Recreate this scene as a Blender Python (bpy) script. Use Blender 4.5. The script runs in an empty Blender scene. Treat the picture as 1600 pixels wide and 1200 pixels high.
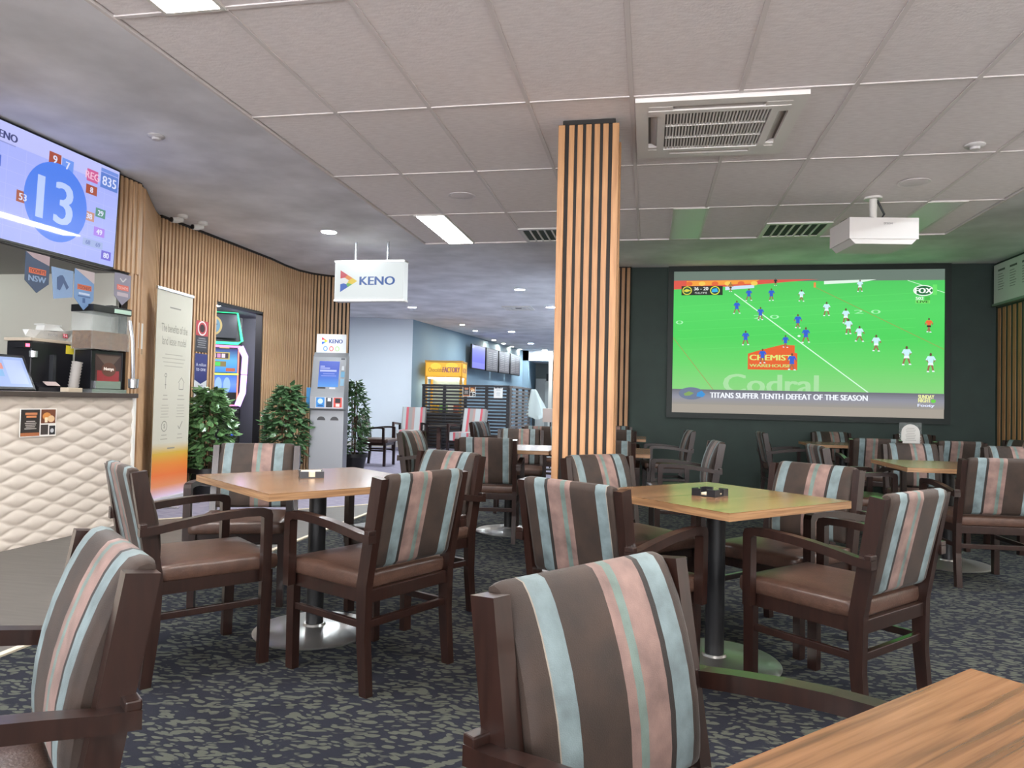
import bpy, bmesh, math, random
from mathutils import Vector, Matrix
random.seed(7)
R = math.radians
SC = bpy.context.scene
COL = SC.collection
# ------------------------------------------------------------------ camera
cam_d = bpy.data.cameras.new('camera'); cam = bpy.data.objects.new('camera', cam_d); COL.objects.link(cam)
YAW, PIT, ROL, FPX = -.1861, .0253, .0231, 1126.73
_f = Vector((math.sin(YAW)*math.cos(PIT), math.cos(YAW)*math.cos(PIT), math.sin(PIT)))
_r0 = Vector((math.cos(YAW), -math.sin(YAW), 0)); _u0 = _r0.cross(_f)
_r = math.cos(ROL)*_r0 + math.sin(ROL)*_u0; _u = -math.sin(ROL)*_r0 + math.cos(ROL)*_u0
cam.matrix_world = Matrix(((_r.x, _u.x, -_f.x, 0), (_r.y, _u.y, -_f.y, 0), (_r.z, _u.z, -_f.z, 1.15), (0, 0, 0, 1)))
cam_d.sensor_width = 36; cam_d.lens = FPX/1600*36; cam_d.clip_start = .02; cam_d.clip_end = 200
SC.camera = cam
# ------------------------------------------------------------------ world, exposure, light levels
wd = bpy.data.worlds.new('World'); SC.world = wd; wd.use_nodes = True
wd.node_tree.nodes['Background'].inputs[0].default_value = (.97, .97, 1, 1)
wd.node_tree.nodes['Background'].inputs[1].default_value = 8.0
SC.view_settings.view_transform = 'Standard'; SC.view_settings.look = 'None'
SC.view_settings.gamma = 1; SC.view_settings.use_curve_mapping = False
SC.view_settings.exposure = 0.38
PANEL_W = 60.0      # strength of the lit ceiling panels
DOWN_W = 800.0       # strength of the cool downlights
WARM_W = 250.0       # strength of the small warm downlights
SIGN_W = 0.62
SCREEN_W = 0.82
TV_W = 0.8

# ------------------------------------------------------------------ colour and materials
def lin(c):
    if isinstance(c, str):
        c = [int(c[i:i+2], 16)/255 for i in (0, 2, 4)]
        c = [x/12.92 if x <= .04045 else ((x+.055)/1.055)**2.4 for x in c]
    return (c[0], c[1], c[2], 1)
MATS = {}
def mat(name, col, rough=.5, metal=0, spec=.5, noise=None, bump=None, coat=0, sheen=0, trans=0, alpha=1):
    """noise=(scale(xyz), col2, lo, hi) blends a second colour; bump=(scale, strength)"""
    if name in MATS: return MATS[name]
    m = bpy.data.materials.new(name); m.use_nodes = True; MATS[name] = m
    nt = m.node_tree; b = nt.nodes['Principled BSDF']; b.inputs['Base Color'].default_value = lin(col)
    b.inputs['Roughness'].default_value = rough; b.inputs['Metallic'].default_value = metal
    b.inputs['Specular IOR Level'].default_value = spec; b.inputs['Coat Weight'].default_value = coat
    b.inputs['Coat Roughness'].default_value = .08
    if sheen: b.inputs['Sheen Weight'].default_value = sheen; b.inputs['Sheen Roughness'].default_value = .4
    if trans: b.inputs['Transmission Weight'].default_value = trans
    if alpha < 1: b.inputs['Alpha'].default_value = alpha
    def tex(scale):
        tc = nt.nodes.new('ShaderNodeTexCoord'); mp = nt.nodes.new('ShaderNodeMapping'); mp.inputs['Scale'].default_value = scale
        n = nt.nodes.new('ShaderNodeTexNoise'); n.inputs['Scale'].default_value = 1; n.inputs['Detail'].default_value = 5
        nt.links.new(tc.outputs['Object'], mp.inputs[0]); nt.links.new(mp.outputs[0], n.inputs['Vector']); return n
    if noise:
        n = tex(noise[0]); r = nt.nodes.new('ShaderNodeMapRange'); r.inputs[1].default_value = noise[2]; r.inputs[2].default_value = noise[3]
        mx = nt.nodes.new('ShaderNodeMix'); mx.data_type = 'RGBA'; mx.inputs[6].default_value = lin(col); mx.inputs[7].default_value = lin(noise[1])
        nt.links.new(n.outputs[0], r.inputs[0]); nt.links.new(r.outputs[0], mx.inputs[0]); nt.links.new(mx.outputs[2], b.inputs['Base Color'])
    if bump:
        n = tex((bump[0],)*3); bp = nt.nodes.new('ShaderNodeBump'); bp.inputs['Strength'].default_value = bump[1]; bp.inputs['Distance'].default_value = .004
        nt.links.new(n.outputs[0], bp.inputs['Height']); nt.links.new(bp.outputs[0], b.inputs['Normal'])
    return m
def emit(name, col, strength):
    if name in MATS: return MATS[name]
    m = bpy.data.materials.new(name); m.use_nodes = True; MATS[name] = m
    b = m.node_tree.nodes['Principled BSDF']; b.inputs['Base Color'].default_value = (.02, .02, .02, 1)
    b.inputs['Emission Color'].default_value = lin(col); b.inputs['Emission Strength'].default_value = strength
    return m
def attr_mat(name, emission=0, rough=.5, coat=0):
    """flat print (emission 0) or a lit screen: colours come from the face colours of the print"""
    if name in MATS: return MATS[name]
    m = bpy.data.materials.new(name); m.use_nodes = True; MATS[name] = m
    nt = m.node_tree; b = nt.nodes['Principled BSDF']; b.inputs['Roughness'].default_value = rough
    b.inputs['Coat Weight'].default_value = coat; b.inputs['Coat Roughness'].default_value = .03
    a = nt.nodes.new('ShaderNodeAttribute'); a.attribute_name = 'Col'
    if emission:
        b.inputs['Base Color'].default_value = (.01, .01, .01, 1)
        nt.links.new(a.outputs['Color'], b.inputs['Emission Color']); b.inputs['Emission Strength'].default_value = emission
    else: nt.links.new(a.outputs['Color'], b.inputs['Base Color'])
    return m

WOOD = mat('dark_walnut', '261510', .3, noise=((60, 60, 8), '170b08', .4, .75), coat=.25)
LEATHER = mat('brown_leather', '4d372d', .36, noise=((30, 30, 30), '3f2c24', .35, .7), bump=(160, .25))
BLACKMETAL = mat('black_metal', '17171a', .4)
STEEL = mat('brushed_steel', 'b9b8b4', .33, metal=.9)
CHROME = mat('light_steel', 'c9ccd0', .25, metal=.8)
BLACKPL = mat('black_plastic', '15151a', .35)
DARKPL = mat('dark_grey_plastic', '2c2d31', .45)
WHITEPL = mat('white_plastic', 'd8d5d0', .4)
GREYPL = mat('grey_plastic', '9a9a9c', .45)
PLASTER = mat('ceiling_plaster', 'ecebee', .9, noise=((2, 2, 2), 'cccbcd', .3, .7))
TILE = mat('mineral_ceiling_tile', 'eee7e7', .9, noise=((14, 60, 20), 'e2dada', .35, .7), bump=(70, .4))
GRID = mat('ceiling_grid_bar', 'dad3d2', .6)
SLAT = mat('oak_slat', 'd0a981', .5, noise=((40, 40, 3), 'ac8660', .35, .75))
PSLAT = mat('pale_oak_slat', 'ab7f54', .5, noise=((40, 40, 3), '8c623d', .35, .75))
BACKING = mat('slat_backing', '2c241f', .8)
DARKGREEN = mat('dark_green_paint', '2f3d38', .75, noise=((3, 3, 3), '2a3632', .3, .7))
WHITEWALL = mat('white_wall_paint', 'd4dbe2', .8)
BLUEWALL = mat('blue_wall_paint', '7d97a8', .75)
PRINT = attr_mat('print', 0, .55)
SCREENM = attr_mat('projected_picture', SCREEN_W, .8)
TVM = attr_mat('tv_picture', TV_W, .35, coat=1)
LCDM = attr_mat('lcd_picture', .85, .3)
SIGNM = attr_mat('lightbox_face', SIGN_W, .3)
PANEL = emit('lit_panel', (1, .955, .91), PANEL_W)
COOL = emit('cool_downlight', (.86, .95, 1), DOWN_W)
WARM = emit('warm_downlight', (1, .86, .66), WARM_W)
GLASS = mat('clear_acrylic', 'dfe6e6', .05, trans=.0, alpha=.09)

def wood_top():
    m = bpy.data.materials.new('walnut_laminate'); m.use_nodes = True; nt = m.node_tree; b = nt.nodes['Principled BSDF']
    tc = nt.nodes.new('ShaderNodeTexCoord'); mp = nt.nodes.new('ShaderNodeMapping'); mp.inputs['Scale'].default_value = (1.3, 34, 4)
    n = nt.nodes.new('ShaderNodeTexNoise'); n.inputs['Scale'].default_value = 1.5; n.inputs['Detail'].default_value = 7; n.inputs['Distortion'].default_value = .35
    r = nt.nodes.new('ShaderNodeValToRGB'); e = r.color_ramp.elements
    e[0].position = .34; e[0].color = lin('56402d'); e[1].position = .68; e[1].color = lin('866447')
    x = e.new(.5); x.color = lin('74543a')
    nt.links.new(tc.outputs['Object'], mp.inputs[0]); nt.links.new(mp.outputs[0], n.inputs['Vector']); nt.links.new(n.outputs[0], r.inputs[0])
    nt.links.new(r.outputs[0], b.inputs['Base Color']); b.inputs['Roughness'].default_value = .2; b.inputs['Specular IOR Level'].default_value = .5
    return m
TOPW = wood_top()
EDGEW = mat('laminate_edge', '94714f', .45, noise=((4, 4, 120), '79573a', .4, .6))

def carpet_mat():
    m = bpy.data.materials.new('leaf_pattern_carpet'); m.use_nodes = True; nt = m.node_tree; b = nt.nodes['Principled BSDF']
    N = nt.nodes.new; L = nt.links.new
    tc = N('ShaderNodeTexCoord')
    def leaf(rot, scale, lo):
        mp = N('ShaderNodeMapping'); mp.inputs['Rotation'].default_value = (0, 0, rot); mp.inputs['Scale'].default_value = scale
        nz = N('ShaderNodeTexNoise'); nz.inputs['Scale'].default_value = 9; nz.inputs['Detail'].default_value = 1
        mx = N('ShaderNodeMix'); mx.data_type = 'RGBA'; mx.blend_type = 'LINEAR_LIGHT'; mx.inputs[0].default_value = .035
        L(tc.outputs['Object'], nz.inputs['Vector']); L(tc.outputs['Object'], mx.inputs[6]); L(nz.outputs['Color'], mx.inputs[7])
        L(mx.outputs[2], mp.inputs[0])
        v = N('ShaderNodeTexVoronoi'); v.feature = 'F1'; v.inputs['Scale'].default_value = 1; v.inputs['Randomness'].default_value = .8
        L(mp.outputs[0], v.inputs['Vector'])
        r = N('ShaderNodeMapRange'); r.inputs[1].default_value = lo+.05; r.inputs[2].default_value = lo
        L(v.outputs['Distance'], r.inputs[0]); return r
    a = leaf(.6, (20, 44, 1), .45); c = leaf(-.75, (21, 46, 1), .45)
    sel = N('ShaderNodeTexNoise'); sel.inputs['Scale'].default_value = 7; sel.inputs['Detail'].default_value = 0
    L(tc.outputs['Object'], sel.inputs['Vector'])
    sr = N('ShaderNodeMapRange'); sr.inputs[1].default_value = .47; sr.inputs[2].default_value = .53; L(sel.outputs[0], sr.inputs[0])
    mf = N('ShaderNodeMix'); L(sr.outputs[0], mf.inputs[0]); L(a.outputs[0], mf.inputs[2]); L(c.outputs[0], mf.inputs[3])
    col = N('ShaderNodeMix'); col.data_type = 'RGBA'; col.inputs[6].default_value = lin('202128'); col.inputs[7].default_value = lin('464841')
    L(mf.outputs[0], col.inputs[0]); L(col.outputs[2], b.inputs['Base Color']); b.inputs['Roughness'].default_value = .95
    b.inputs['Specular IOR Level'].default_value = .1
    fn = N('ShaderNodeTexNoise'); fn.inputs['Scale'].default_value = 420; L(tc.outputs['Object'], fn.inputs['Vector'])
    bp = N('ShaderNodeBump'); bp.inputs['Strength'].default_value = .5; bp.inputs['Distance'].default_value = .004
    L(fn.outputs[0], bp.inputs['Height']); L(bp.outputs[0], b.inputs['Normal'])
    return m
CARPET = carpet_mat()
MAUVE = mat('mauve_carpet', '8a8592', .95, spec=.1, noise=((9, 30, 1), '787384', .4, .6))
VINYL = mat('grey_vinyl', '59544f', .5, noise=((3, 30, 3), '4f4a45', .35, .7))

def fabric_mat():
    m = bpy.data.materials.new('striped_velvet'); m.use_nodes = True; nt = m.node_tree; b = nt.nodes['Principled BSDF']
    N = nt.nodes.new; L = nt.links.new
    uv = N('ShaderNodeTexCoord'); sx = N('ShaderNodeSeparateXYZ'); L(uv.outputs['UV'], sx.inputs[0])
    r = N('ShaderNodeValToRGB'); r.color_ramp.interpolation = 'CONSTANT'; L(sx.outputs[0], r.inputs[0])
    br, bl, pk, tl, dk, cr = lin('2b1d14'), lin('647274'), lin('725b54'), lin('5a6a64'), lin('1a110c'), lin('7f766b')
    st = [(0, br), (.055, cr), (.063, bl), (.175, br), (.45, pk), (.51, tl), (.56, pk), (.71, dk), (.745, bl), (.865, br)]
    e = r.color_ramp.elements; e[0].position = 0; e[0].color = st[0][1]; e[1].position = st[1][0]; e[1].color = st[1][1]
    for p, c in st[2:]:
        x = e.new(p); x.color = c
    n = N('ShaderNodeTexNoise'); n.inputs['Scale'].default_value = 14; n.inputs['Detail'].default_value = 6; L(uv.outputs['Object'], n.inputs['Vector'])
    mr = N('ShaderNodeMapRange'); mr.inputs[1].default_value = .3; mr.inputs[2].default_value = .75; mr.inputs[3].default_value = 1.3; mr.inputs[4].default_value = .5
    L(n.outputs[0], mr.inputs[0])
    mx = N('ShaderNodeMix'); mx.data_type = 'RGBA'; mx.blend_type = 'MULTIPLY'; mx.inputs[0].default_value = 1
    L(r.outputs[0], mx.inputs[6]); L(mr.outputs[0], mx.inputs[7]); L(mx.outputs[2], b.inputs['Base Color'])
    b.inputs['Roughness'].default_value = .75; b.inputs['Sheen Weight'].default_value = .05; b.inputs['Sheen Roughness'].default_value = .35
    f = N('ShaderNodeTexNoise'); f.inputs['Scale'].default_value = 500; L(uv.outputs['Object'], f.inputs['Vector'])
    bp = N('ShaderNodeBump'); bp.inputs['Strength'].default_value = .3; bp.inputs['Distance'].default_value = .002
    L(f.outputs[0], bp.inputs['Height']); L(bp.outputs[0], b.inputs['Normal'])
    return m
FABRIC = fabric_mat()
def armfabric():
    m = bpy.data.materials.new('red_striped_fabric'); m.use_nodes = True; nt = m.node_tree; b = nt.nodes['Principled BSDF']
    N = nt.nodes.new; L = nt.links.new
    uv = N('ShaderNodeTexCoord'); sx = N('ShaderNodeSeparateXYZ'); L(uv.outputs['Object'], sx.inputs[0])
    mr = N('ShaderNodeMapRange'); mr.inputs[1].default_value = -.29; mr.inputs[2].default_value = .29; L(sx.outputs[0], mr.inputs[0])
    r = N('ShaderNodeValToRGB'); r.color_ramp.interpolation = 'CONSTANT'; L(mr.outputs[0], r.inputs[0])
    g1, g2, rd, pk = lin('8f8a86'), lin('a9adad'), lin('b5545c'), lin('a5857f')
    st = [(0, g1), (.14, rd), (.23, g2), (.45, pk), (.55, g1), (.70, rd), (.8, g2), (.93, g1)]
    e = r.color_ramp.elements; e[0].color = g1; e[1].position = .14; e[1].color = rd
    for p, c in st[2:]:
        x = e.new(p); x.color = c
    L(r.outputs[0], b.inputs['Base Color']); b.inputs['Roughness'].default_value = .85
    return m
ARMFAB = armfabric()

# ------------------------------------------------------------------ mesh helpers
class MB:
    def __init__(s): s.bm = bmesh.new()
    def box(s, x0, x1, y0, y1, z0, z1, rot=None, piv=None, bev=0):
        vs = [s.bm.verts.new(p) for p in ((x0,y0,z0),(x1,y0,z0),(x1,y1,z0),(x0,y1,z0),(x0,y0,z1),(x1,y0,z1),(x1,y1,z1),(x0,y1,z1))]
        fs = [s.bm.faces.new([vs[i] for i in f]) for f in ((3,2,1,0),(4,5,6,7),(0,1,5,4),(1,2,6,5),(2,3,7,6),(3,0,4,7))]
        if bev:
            es = list({e for f in fs for e in f.edges})
            g = bmesh.ops.bevel(s.bm, geom=es, offset=bev, segments=2, affect='EDGES', profile=.6)
            vs = list({v for f in g['faces'] for v in f.verts} | {v for v in vs if v.is_valid})
        if rot is not None:
            bmesh.ops.rotate(s.bm, verts=[v for v in vs if v.is_valid], cent=piv or (0,0,0), matrix=rot)
        return s
    def prism(s, pts, axis, a, b):
        """pts: closed 2D outline; axis 'x': (y,z) outline along x; 'y': (x,z); 'z': (x,y)"""
        def P(p, t): return {'x': (t, p[0], p[1]), 'y': (p[0], t, p[1]), 'z': (p[0], p[1], t)}[axis]
        A = [s.bm.verts.new(P(p, a)) for p in pts]; B = [s.bm.verts.new(P(p, b)) for p in pts]
        n = len(pts)
        s.bm.faces.new(A[::-1]); s.bm.faces.new(B)
        for i in range(n): s.bm.faces.new((A[i], A[(i+1) % n], B[(i+1) % n], B[i]))
        return s
    def lathe(s, prof, cx=0, cy=0, n=24, axis='z', base=(0,0,0)):
        rings = []
        for r, z in prof:
            if r <= 1e-6: rings.append([s.bm.verts.new((cx, cy, z))]); continue
            rings.append([s.bm.verts.new((cx+r*math.cos(2*math.pi*i/n), cy+r*math.sin(2*math.pi*i/n), z)) for i in range(n)])
        for a, b in zip(rings, rings[1:]):
            for i in range(n):
                j = (i+1) % n
                q = [a[i % len(a)], a[j % len(a)], b[j % len(b)], b[i % len(b)]]
                u = []
                [u.append(v) for v in q if v not in u]
                if len(u) > 2:
                    try: s.bm.faces.new(u)
                    except ValueError: pass
        return s
    def tube(s, path, r, n=8):
        path = [Vector(p) for p in path]; rings = []
        for i, p in enumerate(path):
            d = (path[min(i+1, len(path)-1)]-path[max(i-1, 0)]).normalized()
            a = d.orthogonal().normalized() if abs(d.z) > .9 else d.cross(Vector((0,0,1))).normalized()
            b = d.cross(a)
            rings.append([s.bm.verts.new(p+r*(math.cos(2*math.pi*k/n)*a+math.sin(2*math.pi*k/n)*b)) for k in range(n)])
        for A, B in zip(rings, rings[1:]):
            for k in range(n): s.bm.faces.new((A[k], A[(k+1) % n], B[(k+1) % n], B[k]))
        s.bm.faces.new(rings[0][::-1]); s.bm.faces.new(rings[-1]); return s
    def poly(s, pts): s.bm.faces.new([s.bm.verts.new(p) for p in pts]); return s
    def bevel(s, off, seg=2, ang=.5):
        es = [e for e in s.bm.edges if len(e.link_faces) == 2 and e.calc_face_angle(0) > ang]
        bmesh.ops.bevel(s.bm, geom=es, offset=off, segments=seg, affect='EDGES', profile=.6); return s
    def mesh(s, name, m, smooth=False):
        bmesh.ops.recalc_face_normals(s.bm, faces=s.bm.faces[:])
        me = bpy.data.meshes.new(name); s.bm.to_mesh(me); s.bm.free()
        me.materials.append(m)
        if smooth:
            for p in me.polygons: p.use_smooth = True
            try: me.set_sharp_from_angle(angle=.7)
            except Exception: pass
        return me
    def build(s, name, m, parent=None, smooth=False, loc=(0,0,0), rz=0):
        return link(name, s.mesh(name, m, smooth), parent, loc, rz)
def link(name, me, parent=None, loc=(0,0,0), rz=0):
    o = bpy.data.objects.new(name, me); COL.objects.link(o); o.location = loc; o.rotation_euler = (0, 0, rz)
    if parent: o.parent = parent
    return o
def tag(o, label, cat, group=None, kind=None):
    if label: o['label'] = label
    if cat: o['category'] = cat
    if group: o['group'] = group
    if kind: o['kind'] = kind
    return o
def struct(o, label=None): o['kind'] = 'structure'; (label and o.__setitem__('label', label)); return o
def thing(name, label, cat, loc=(0,0,0), rz=0, group=None):
    o = bpy.data.objects.new(name, None); COL.objects.link(o); o.location = loc; o.rotation_euler = (0,0,rz); o.empty_display_size = .1
    return tag(o, label, cat, group)
def copy_tree(o, parent=None):
    c = o.copy(); COL.objects.link(c); c.parent = parent
    for ch in list(o.children): copy_tree(ch, c)
    return c

# flat print: coloured polygons and lettering on a plane
_fontcache = {}
def text_polys(txt):
    if txt in _fontcache: return _fontcache[txt]
    cu = bpy.data.curves.new('t', 'FONT'); cu.body = txt; cu.resolution_u = 3; cu.align_x = 'LEFT'
    ob = bpy.data.objects.new('t', cu); COL.objects.link(ob)
    dg = bpy.context.evaluated_depsgraph_get(); me = bpy.data.meshes.new_from_object(ob.evaluated_get(dg))
    vs = [(v.co.x, v.co.y) for v in me.vertices]; ps = [[vs[i] for i in p.vertices] for p in me.polygons]
    bpy.data.objects.remove(ob); bpy.data.curves.remove(cu); bpy.data.meshes.remove(me)
    xs = [p[0] for q in ps for p in q]; ys = [p[1] for q in ps for p in q]
    _fontcache[txt] = (ps, min(xs), max(xs), min(ys), max(ys)); return _fontcache[txt]
class Canvas:
    def __init__(s): s.p = []
    def poly(s, pts, c, L=1): s.p.append((pts, lin(c), L)); return s
    def rect(s, x0, y0, x1, y1, c, L=1): return s.poly([(x0,y0),(x1,y0),(x1,y1),(x0,y1)], c, L)
    def grad(s, x0, y0, x1, y1, cols, L=1, n=24):
        for i in range(n):
            t = i/(n-1)*(len(cols)-1); k = min(int(t), len(cols)-2); f = t-k
            a, b = lin(cols[k]), lin(cols[k+1]); c = [a[j]*(1-f)+b[j]*f for j in range(3)]
            s.rect(x0, y0+(y1-y0)*i/n, x1, y0+(y1-y0)*(i+1)/n, c, L)
        return s
    def disc(s, cx, cy, rx, ry, c, L=1, n=28, a0=0, a1=2*math.pi):
        return s.poly([(cx+rx*math.cos(a0+(a1-a0)*i/n), cy+ry*math.sin(a0+(a1-a0)*i/n)) for i in range(n + (a1-a0 < 6.2))], c, L)
    def line(s, x0, y0, x1, y1, w, c, L=1):
        d = math.hypot(x1-x0, y1-y0); nx, ny = -(y1-y0)/d*w/2, (x1-x0)/d*w/2
        return s.poly([(x0+nx,y0+ny),(x0-nx,y0-ny),(x1-nx,y1-ny),(x1+nx,y1+ny)], c, L)
    def text(s, txt, x, y, hgt, c, L=2, w=None, bold=0, align='l'):
        ps, a, b, lo, hi = text_polys(txt); ky = hgt/(hi-lo); kx = ky if w is None else w/(b-a)
        wid = (b-a)*kx; ox = x - (wid/2 if align == 'c' else 0)
        for dx in ([0] if not bold else [-bold, 0, bold]):
            for q in ps: s.poly([(ox+dx+(p[0]-a)*kx, y+(p[1]-lo)*ky) for p in q], c, L + (0.05*(dx > 0)) - .05*(dx < 0))
        return s
    def lines(s, x, y, w, n, pitch, hgt, c, L=2, align='c'):
        for i in range(n):
            k = w*(.7+.3*((i*37 % 10)/10)); x0 = x-k/2 if align == 'c' else x
            s.rect(x0, y-i*pitch, x0+k, y-i*pitch+hgt, c, L)
        return s
    def build(s, name, m, origin, U, V, parent=None, step=.0006):
        O, U, V = Vector(origin), Vector(U).normalized(), Vector(V).normalized(); Nn = U.cross(V)
        vs, fs, cs = [], [], []
        for pts, c, L in s.p:
            k = len(vs); vs += [O+U*p[0]+V*p[1]+Nn*(step*L) for p in pts]; fs.append(list(range(k, k+len(pts)))); cs.append(c)
        me = bpy.data.meshes.new(name); me.from_pydata(vs, [], fs)
        at = me.color_attributes.new('Col', 'FLOAT_COLOR', 'CORNER')
        i = 0
        for f, c in zip(fs, cs):
            for _ in f: at.data[i].color = c; i += 1
        me.materials.append(m); return link(name, me, parent)
def keno_logo(c, x, y, h):
    """multi-coloured triangle mark, left edge x, centre y, height h"""
    w = h*.82
    def T(a, b): return (x+a*w, y+(b-.5)*h)
    c.poly([T(0,1), T(1,.5), T(0,0)], 'f2f2f2', 1)
    c.poly([T(0,1), T(.42,.79), T(.25,.66), T(0,.62)], 'd2364a', 2)
    c.poly([T(.42,.79), T(.72,.64), T(.5,.54), T(.25,.66)], 'e98a2d', 2)
    c.poly([T(.72,.64), T(1,.5), T(.7,.35), T(.42,.42), T(.5,.54)], 'f0cf2c', 2)
    c.poly([T(.7,.35), T(.45,.225), T(.35,.36), T(.42,.42)], '63b54a', 2)
    c.poly([T(.45,.225), T(0,0), T(0,.36), T(.2,.4), T(.35,.36)], '2f63c4', 2)

# ================================================================== STRUCTURE
CZ, TZ = 3.10, 2.91
# ---- floor
fl = struct(MB().box(-10, 6, -4, 30, -.12, 0).build('floor', CARPET), 'dark navy carpet with an olive leaf pattern')
MB().prism([(-4.5,-4), (-2.75,-4), (-2.75,7.65), (-4.7,5.55), (-4.7,5.3), (-4.5,5.3)], 'z', .0, .004).build('vinyl_walkway', VINYL, fl)
MB().prism([(-4.72,5.57), (-2.75,7.69), (-2.75,10.9), (6,10.9), (6,30), (-10,30), (-10,5.57)], 'z', 0, .006).build('mauve_carpet', MAUVE, fl)
TRIM = mat('beige_trim', 'c9bda8', .5)
MB().box(-2.755, -2.72, -4, 7.7, 0, .009).build('trim_strip', TRIM, fl)
_d = Vector((1.97, 2.12, 0)).normalized()
MB().prism([(-4.72,5.53), (-2.75,7.65), (-2.75,7.69), (-4.72,5.57)], 'z', .0, .009).build('trim_strip', TRIM, fl)
# ---- ceiling: plaster slab with a dropped tray of tiles
ceil = struct(MB().box(-10, 6, -4, 30, CZ, CZ+.15).build('ceiling', PLASTER), 'pale plaster ceiling with a dropped tray of grey tiles')
X0, X1, Y1 = -2.48, 2.85, 7.72
MB().box(X0, X1, -4, Y1, TZ+.03, TZ+.06).build('tray_back', GRID, ceil)
for nm, b in (('tray_edge', (X0-.02, X0, -4, Y1+.02)), ('tray_edge', (X1, X1+.02, -4, Y1+.02)), ('tray_edge', (X0, X1, Y1, Y1+.02))):
    MB().box(*b, TZ-.012, CZ).build(nm, GRID, ceil)
gx = [X0]+[-1.92+.6*i for i in range(8)]+[X1]; gx = sorted(set(round(x, 3) for x in gx if X0 <= x <= X1))
gy = sorted([4.125+1.2*j for j in range(-6, 3)]+[Y1]); gy = [-4]+[y for y in gy if y > -3.9]
PANELS = [(-2.215, 1.72, 1), (-2.215, 6.53, 1), (.2, 1.72, 1), (.2, 6.53, 0), (2.28, 6.53, 0), (2.28, 1.72, 1), (-2.215, -3.0, 1), (.2, -3.0, 1), (2.28, -3.0, 1)]
tcache = {}
bars = MB()
for x in gx[1:-1]: bars.box(x-.012, x+.012, -4, Y1, TZ-.006, TZ+.004)
for y in gy[1:-1]: bars.box(X0, X1, y-.012, y+.012, TZ-.0055, TZ+.004)
bars.build('grid_bars', GRID, ceil)
for i in range(len(gx)-1):
    for j in range(len(gy)-1):
        w, d = round(gx[i+1]-gx[i]-.022, 3), round(gy[j+1]-gy[j]-.022, 3)
        if (w, d) not in tcache: tcache[(w, d)] = MB().box(-w/2, w/2, -d/2, d/2, 0, .022, bev=.004).mesh('ceiling_tile', TILE)
        link('ceiling_tile', tcache[(w, d)], ceil, ((gx[i]+gx[i+1])/2, (gy[j]+gy[j+1])/2, TZ))
# ---- light panels in the tray
def light_panel(x, y, lit, label):
    t = thing('ceiling_panel_light', label, 'ceiling light', (x+.15, y+.6, TZ-.012), 0, 'long ceiling panel lights')
    f = MB()
    for b in ((-.155,-.135,-.61,.61), (.135,.155,-.61,.61), (-.135,.135,-.61,-.59), (-.135,.135,.59,.61)): f.box(*b, 0, .012)
    f.build('frame', WHITEPL, t)
    MB().box(-.135, .135, -.59, .59, .003, .010).build('diffuser', PANEL if lit else mat('unlit_diffuser', 'd9dad6', .35), t)
pl = ['lit ceiling panel light cut off at the top left of the photo', 'bright lit ceiling panel light near the hanging box sign', None, 'unlit ceiling panel light between pillar and projector', 'unlit ceiling panel light right behind the projector', None, None, None, None]
for k, (x, y, lit) in enumerate(PANELS):
    light_panel(x, y, lit, pl[k] or ['', '', 'lit ceiling panel light overhead, centre column above the frame', '', '', 'unseen panel light added overhead, right column above the frame', 'unseen panel light added behind the viewer, left column', 'unseen panel light added behind the viewer, centre column', 'unseen panel light added behind the viewer, right column'][k])  # right overhead panel and the three behind are unseen, added for light

# ---- walls
SWY = 10.32
struct(MB().box(-.26, 4.6, SWY, SWY+.15, 0, CZ).build('wall_front', DARKGREEN), 'dark green wall carrying the projection screen')
wr = struct(MB().box(4.42, 4.6, 7.2, SWY, 0, CZ).build('wall_right', DARKGREEN))
WARMW = mat('warm_white_paint', 'd8d0c6', .85)
struct(MB().box(4.42, 4.6, -4, 7.2, 0, CZ).build('wall_right_near', WARMW))
wk = struct(MB().box(-10, 6, -4.15, -4, 0, .35).box(-10, 6, -4.15, -4, 2.85, CZ).build('wall_back', WARMW), 'back wall behind the viewer, openings added to let light in')  # openings added so world light reaches the ceiling and chair fronts
for k in range(6):
    w_ = MB()
    xa, xb = -9.9+k*2.4, -7.5+k*2.4
    for b in ((xa, xa+.06, .35, 2.85), (xb-.06, xb, .35, 2.85), (xa+.06, xb-.06, .35, .41), (xa+.06, xb-.06, 2.79, 2.85)): w_.box(b[0], b[1], -4.12, -4.04, b[2], b[3])
    struct(w_.build('added_window_%d' % (k+1), GREYPL))  # unseen frames of the added light openings
struct(MB().box(-1.0, -.85, SWY+.3, 30, 0, CZ).build('wall_far_right', WHITEWALL))
# white far wall, blue wall beyond
def wall_seg(name, a, b, z0, z1, m, th=.12, lab=None):
    a, b = Vector((*a, 0)), Vector((*b, 0)); d = (b-a); L = d.length
    o = MB().box(0, L, 0, th, z0, z1).build(name, m, None, False, a, math.atan2(d.y, d.x)); return struct(o, lab)
wall_seg('wall_far', (-10, 15.15), (-5.62, 16.7), 0, CZ, WHITEWALL)
wall_seg('wall_far_left', (-5.62, 16.7), (-4.62, 26.6), 0, CZ, BLUEWALL)
wall_seg('baseboard_far', (-10, 15.11), (-5.62, 16.66), 0, .13, mat('pale_baseboard', 'b9b3ac', .6), .03)
wf = struct(MB().box(-7, 0, 28.4, 28.5, 0, CZ).build('wall_far_end', mat('kitchen_grey', '7c8484', .7)))
MB().box(-5, -1, 26.6, 28.4, 2.72, CZ).build('bulkhead', WHITEWALL, wf)
struct(MB().box(-4.62, -4.4, 26.6, 28.4, 0, CZ).build('wall_servery', BLUEWALL))
struct(MB().box(-10, -9.9, -4, 16, 0, CZ).build('wall_left', mat('dim_paint', '3c3a40', .9)))

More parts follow.
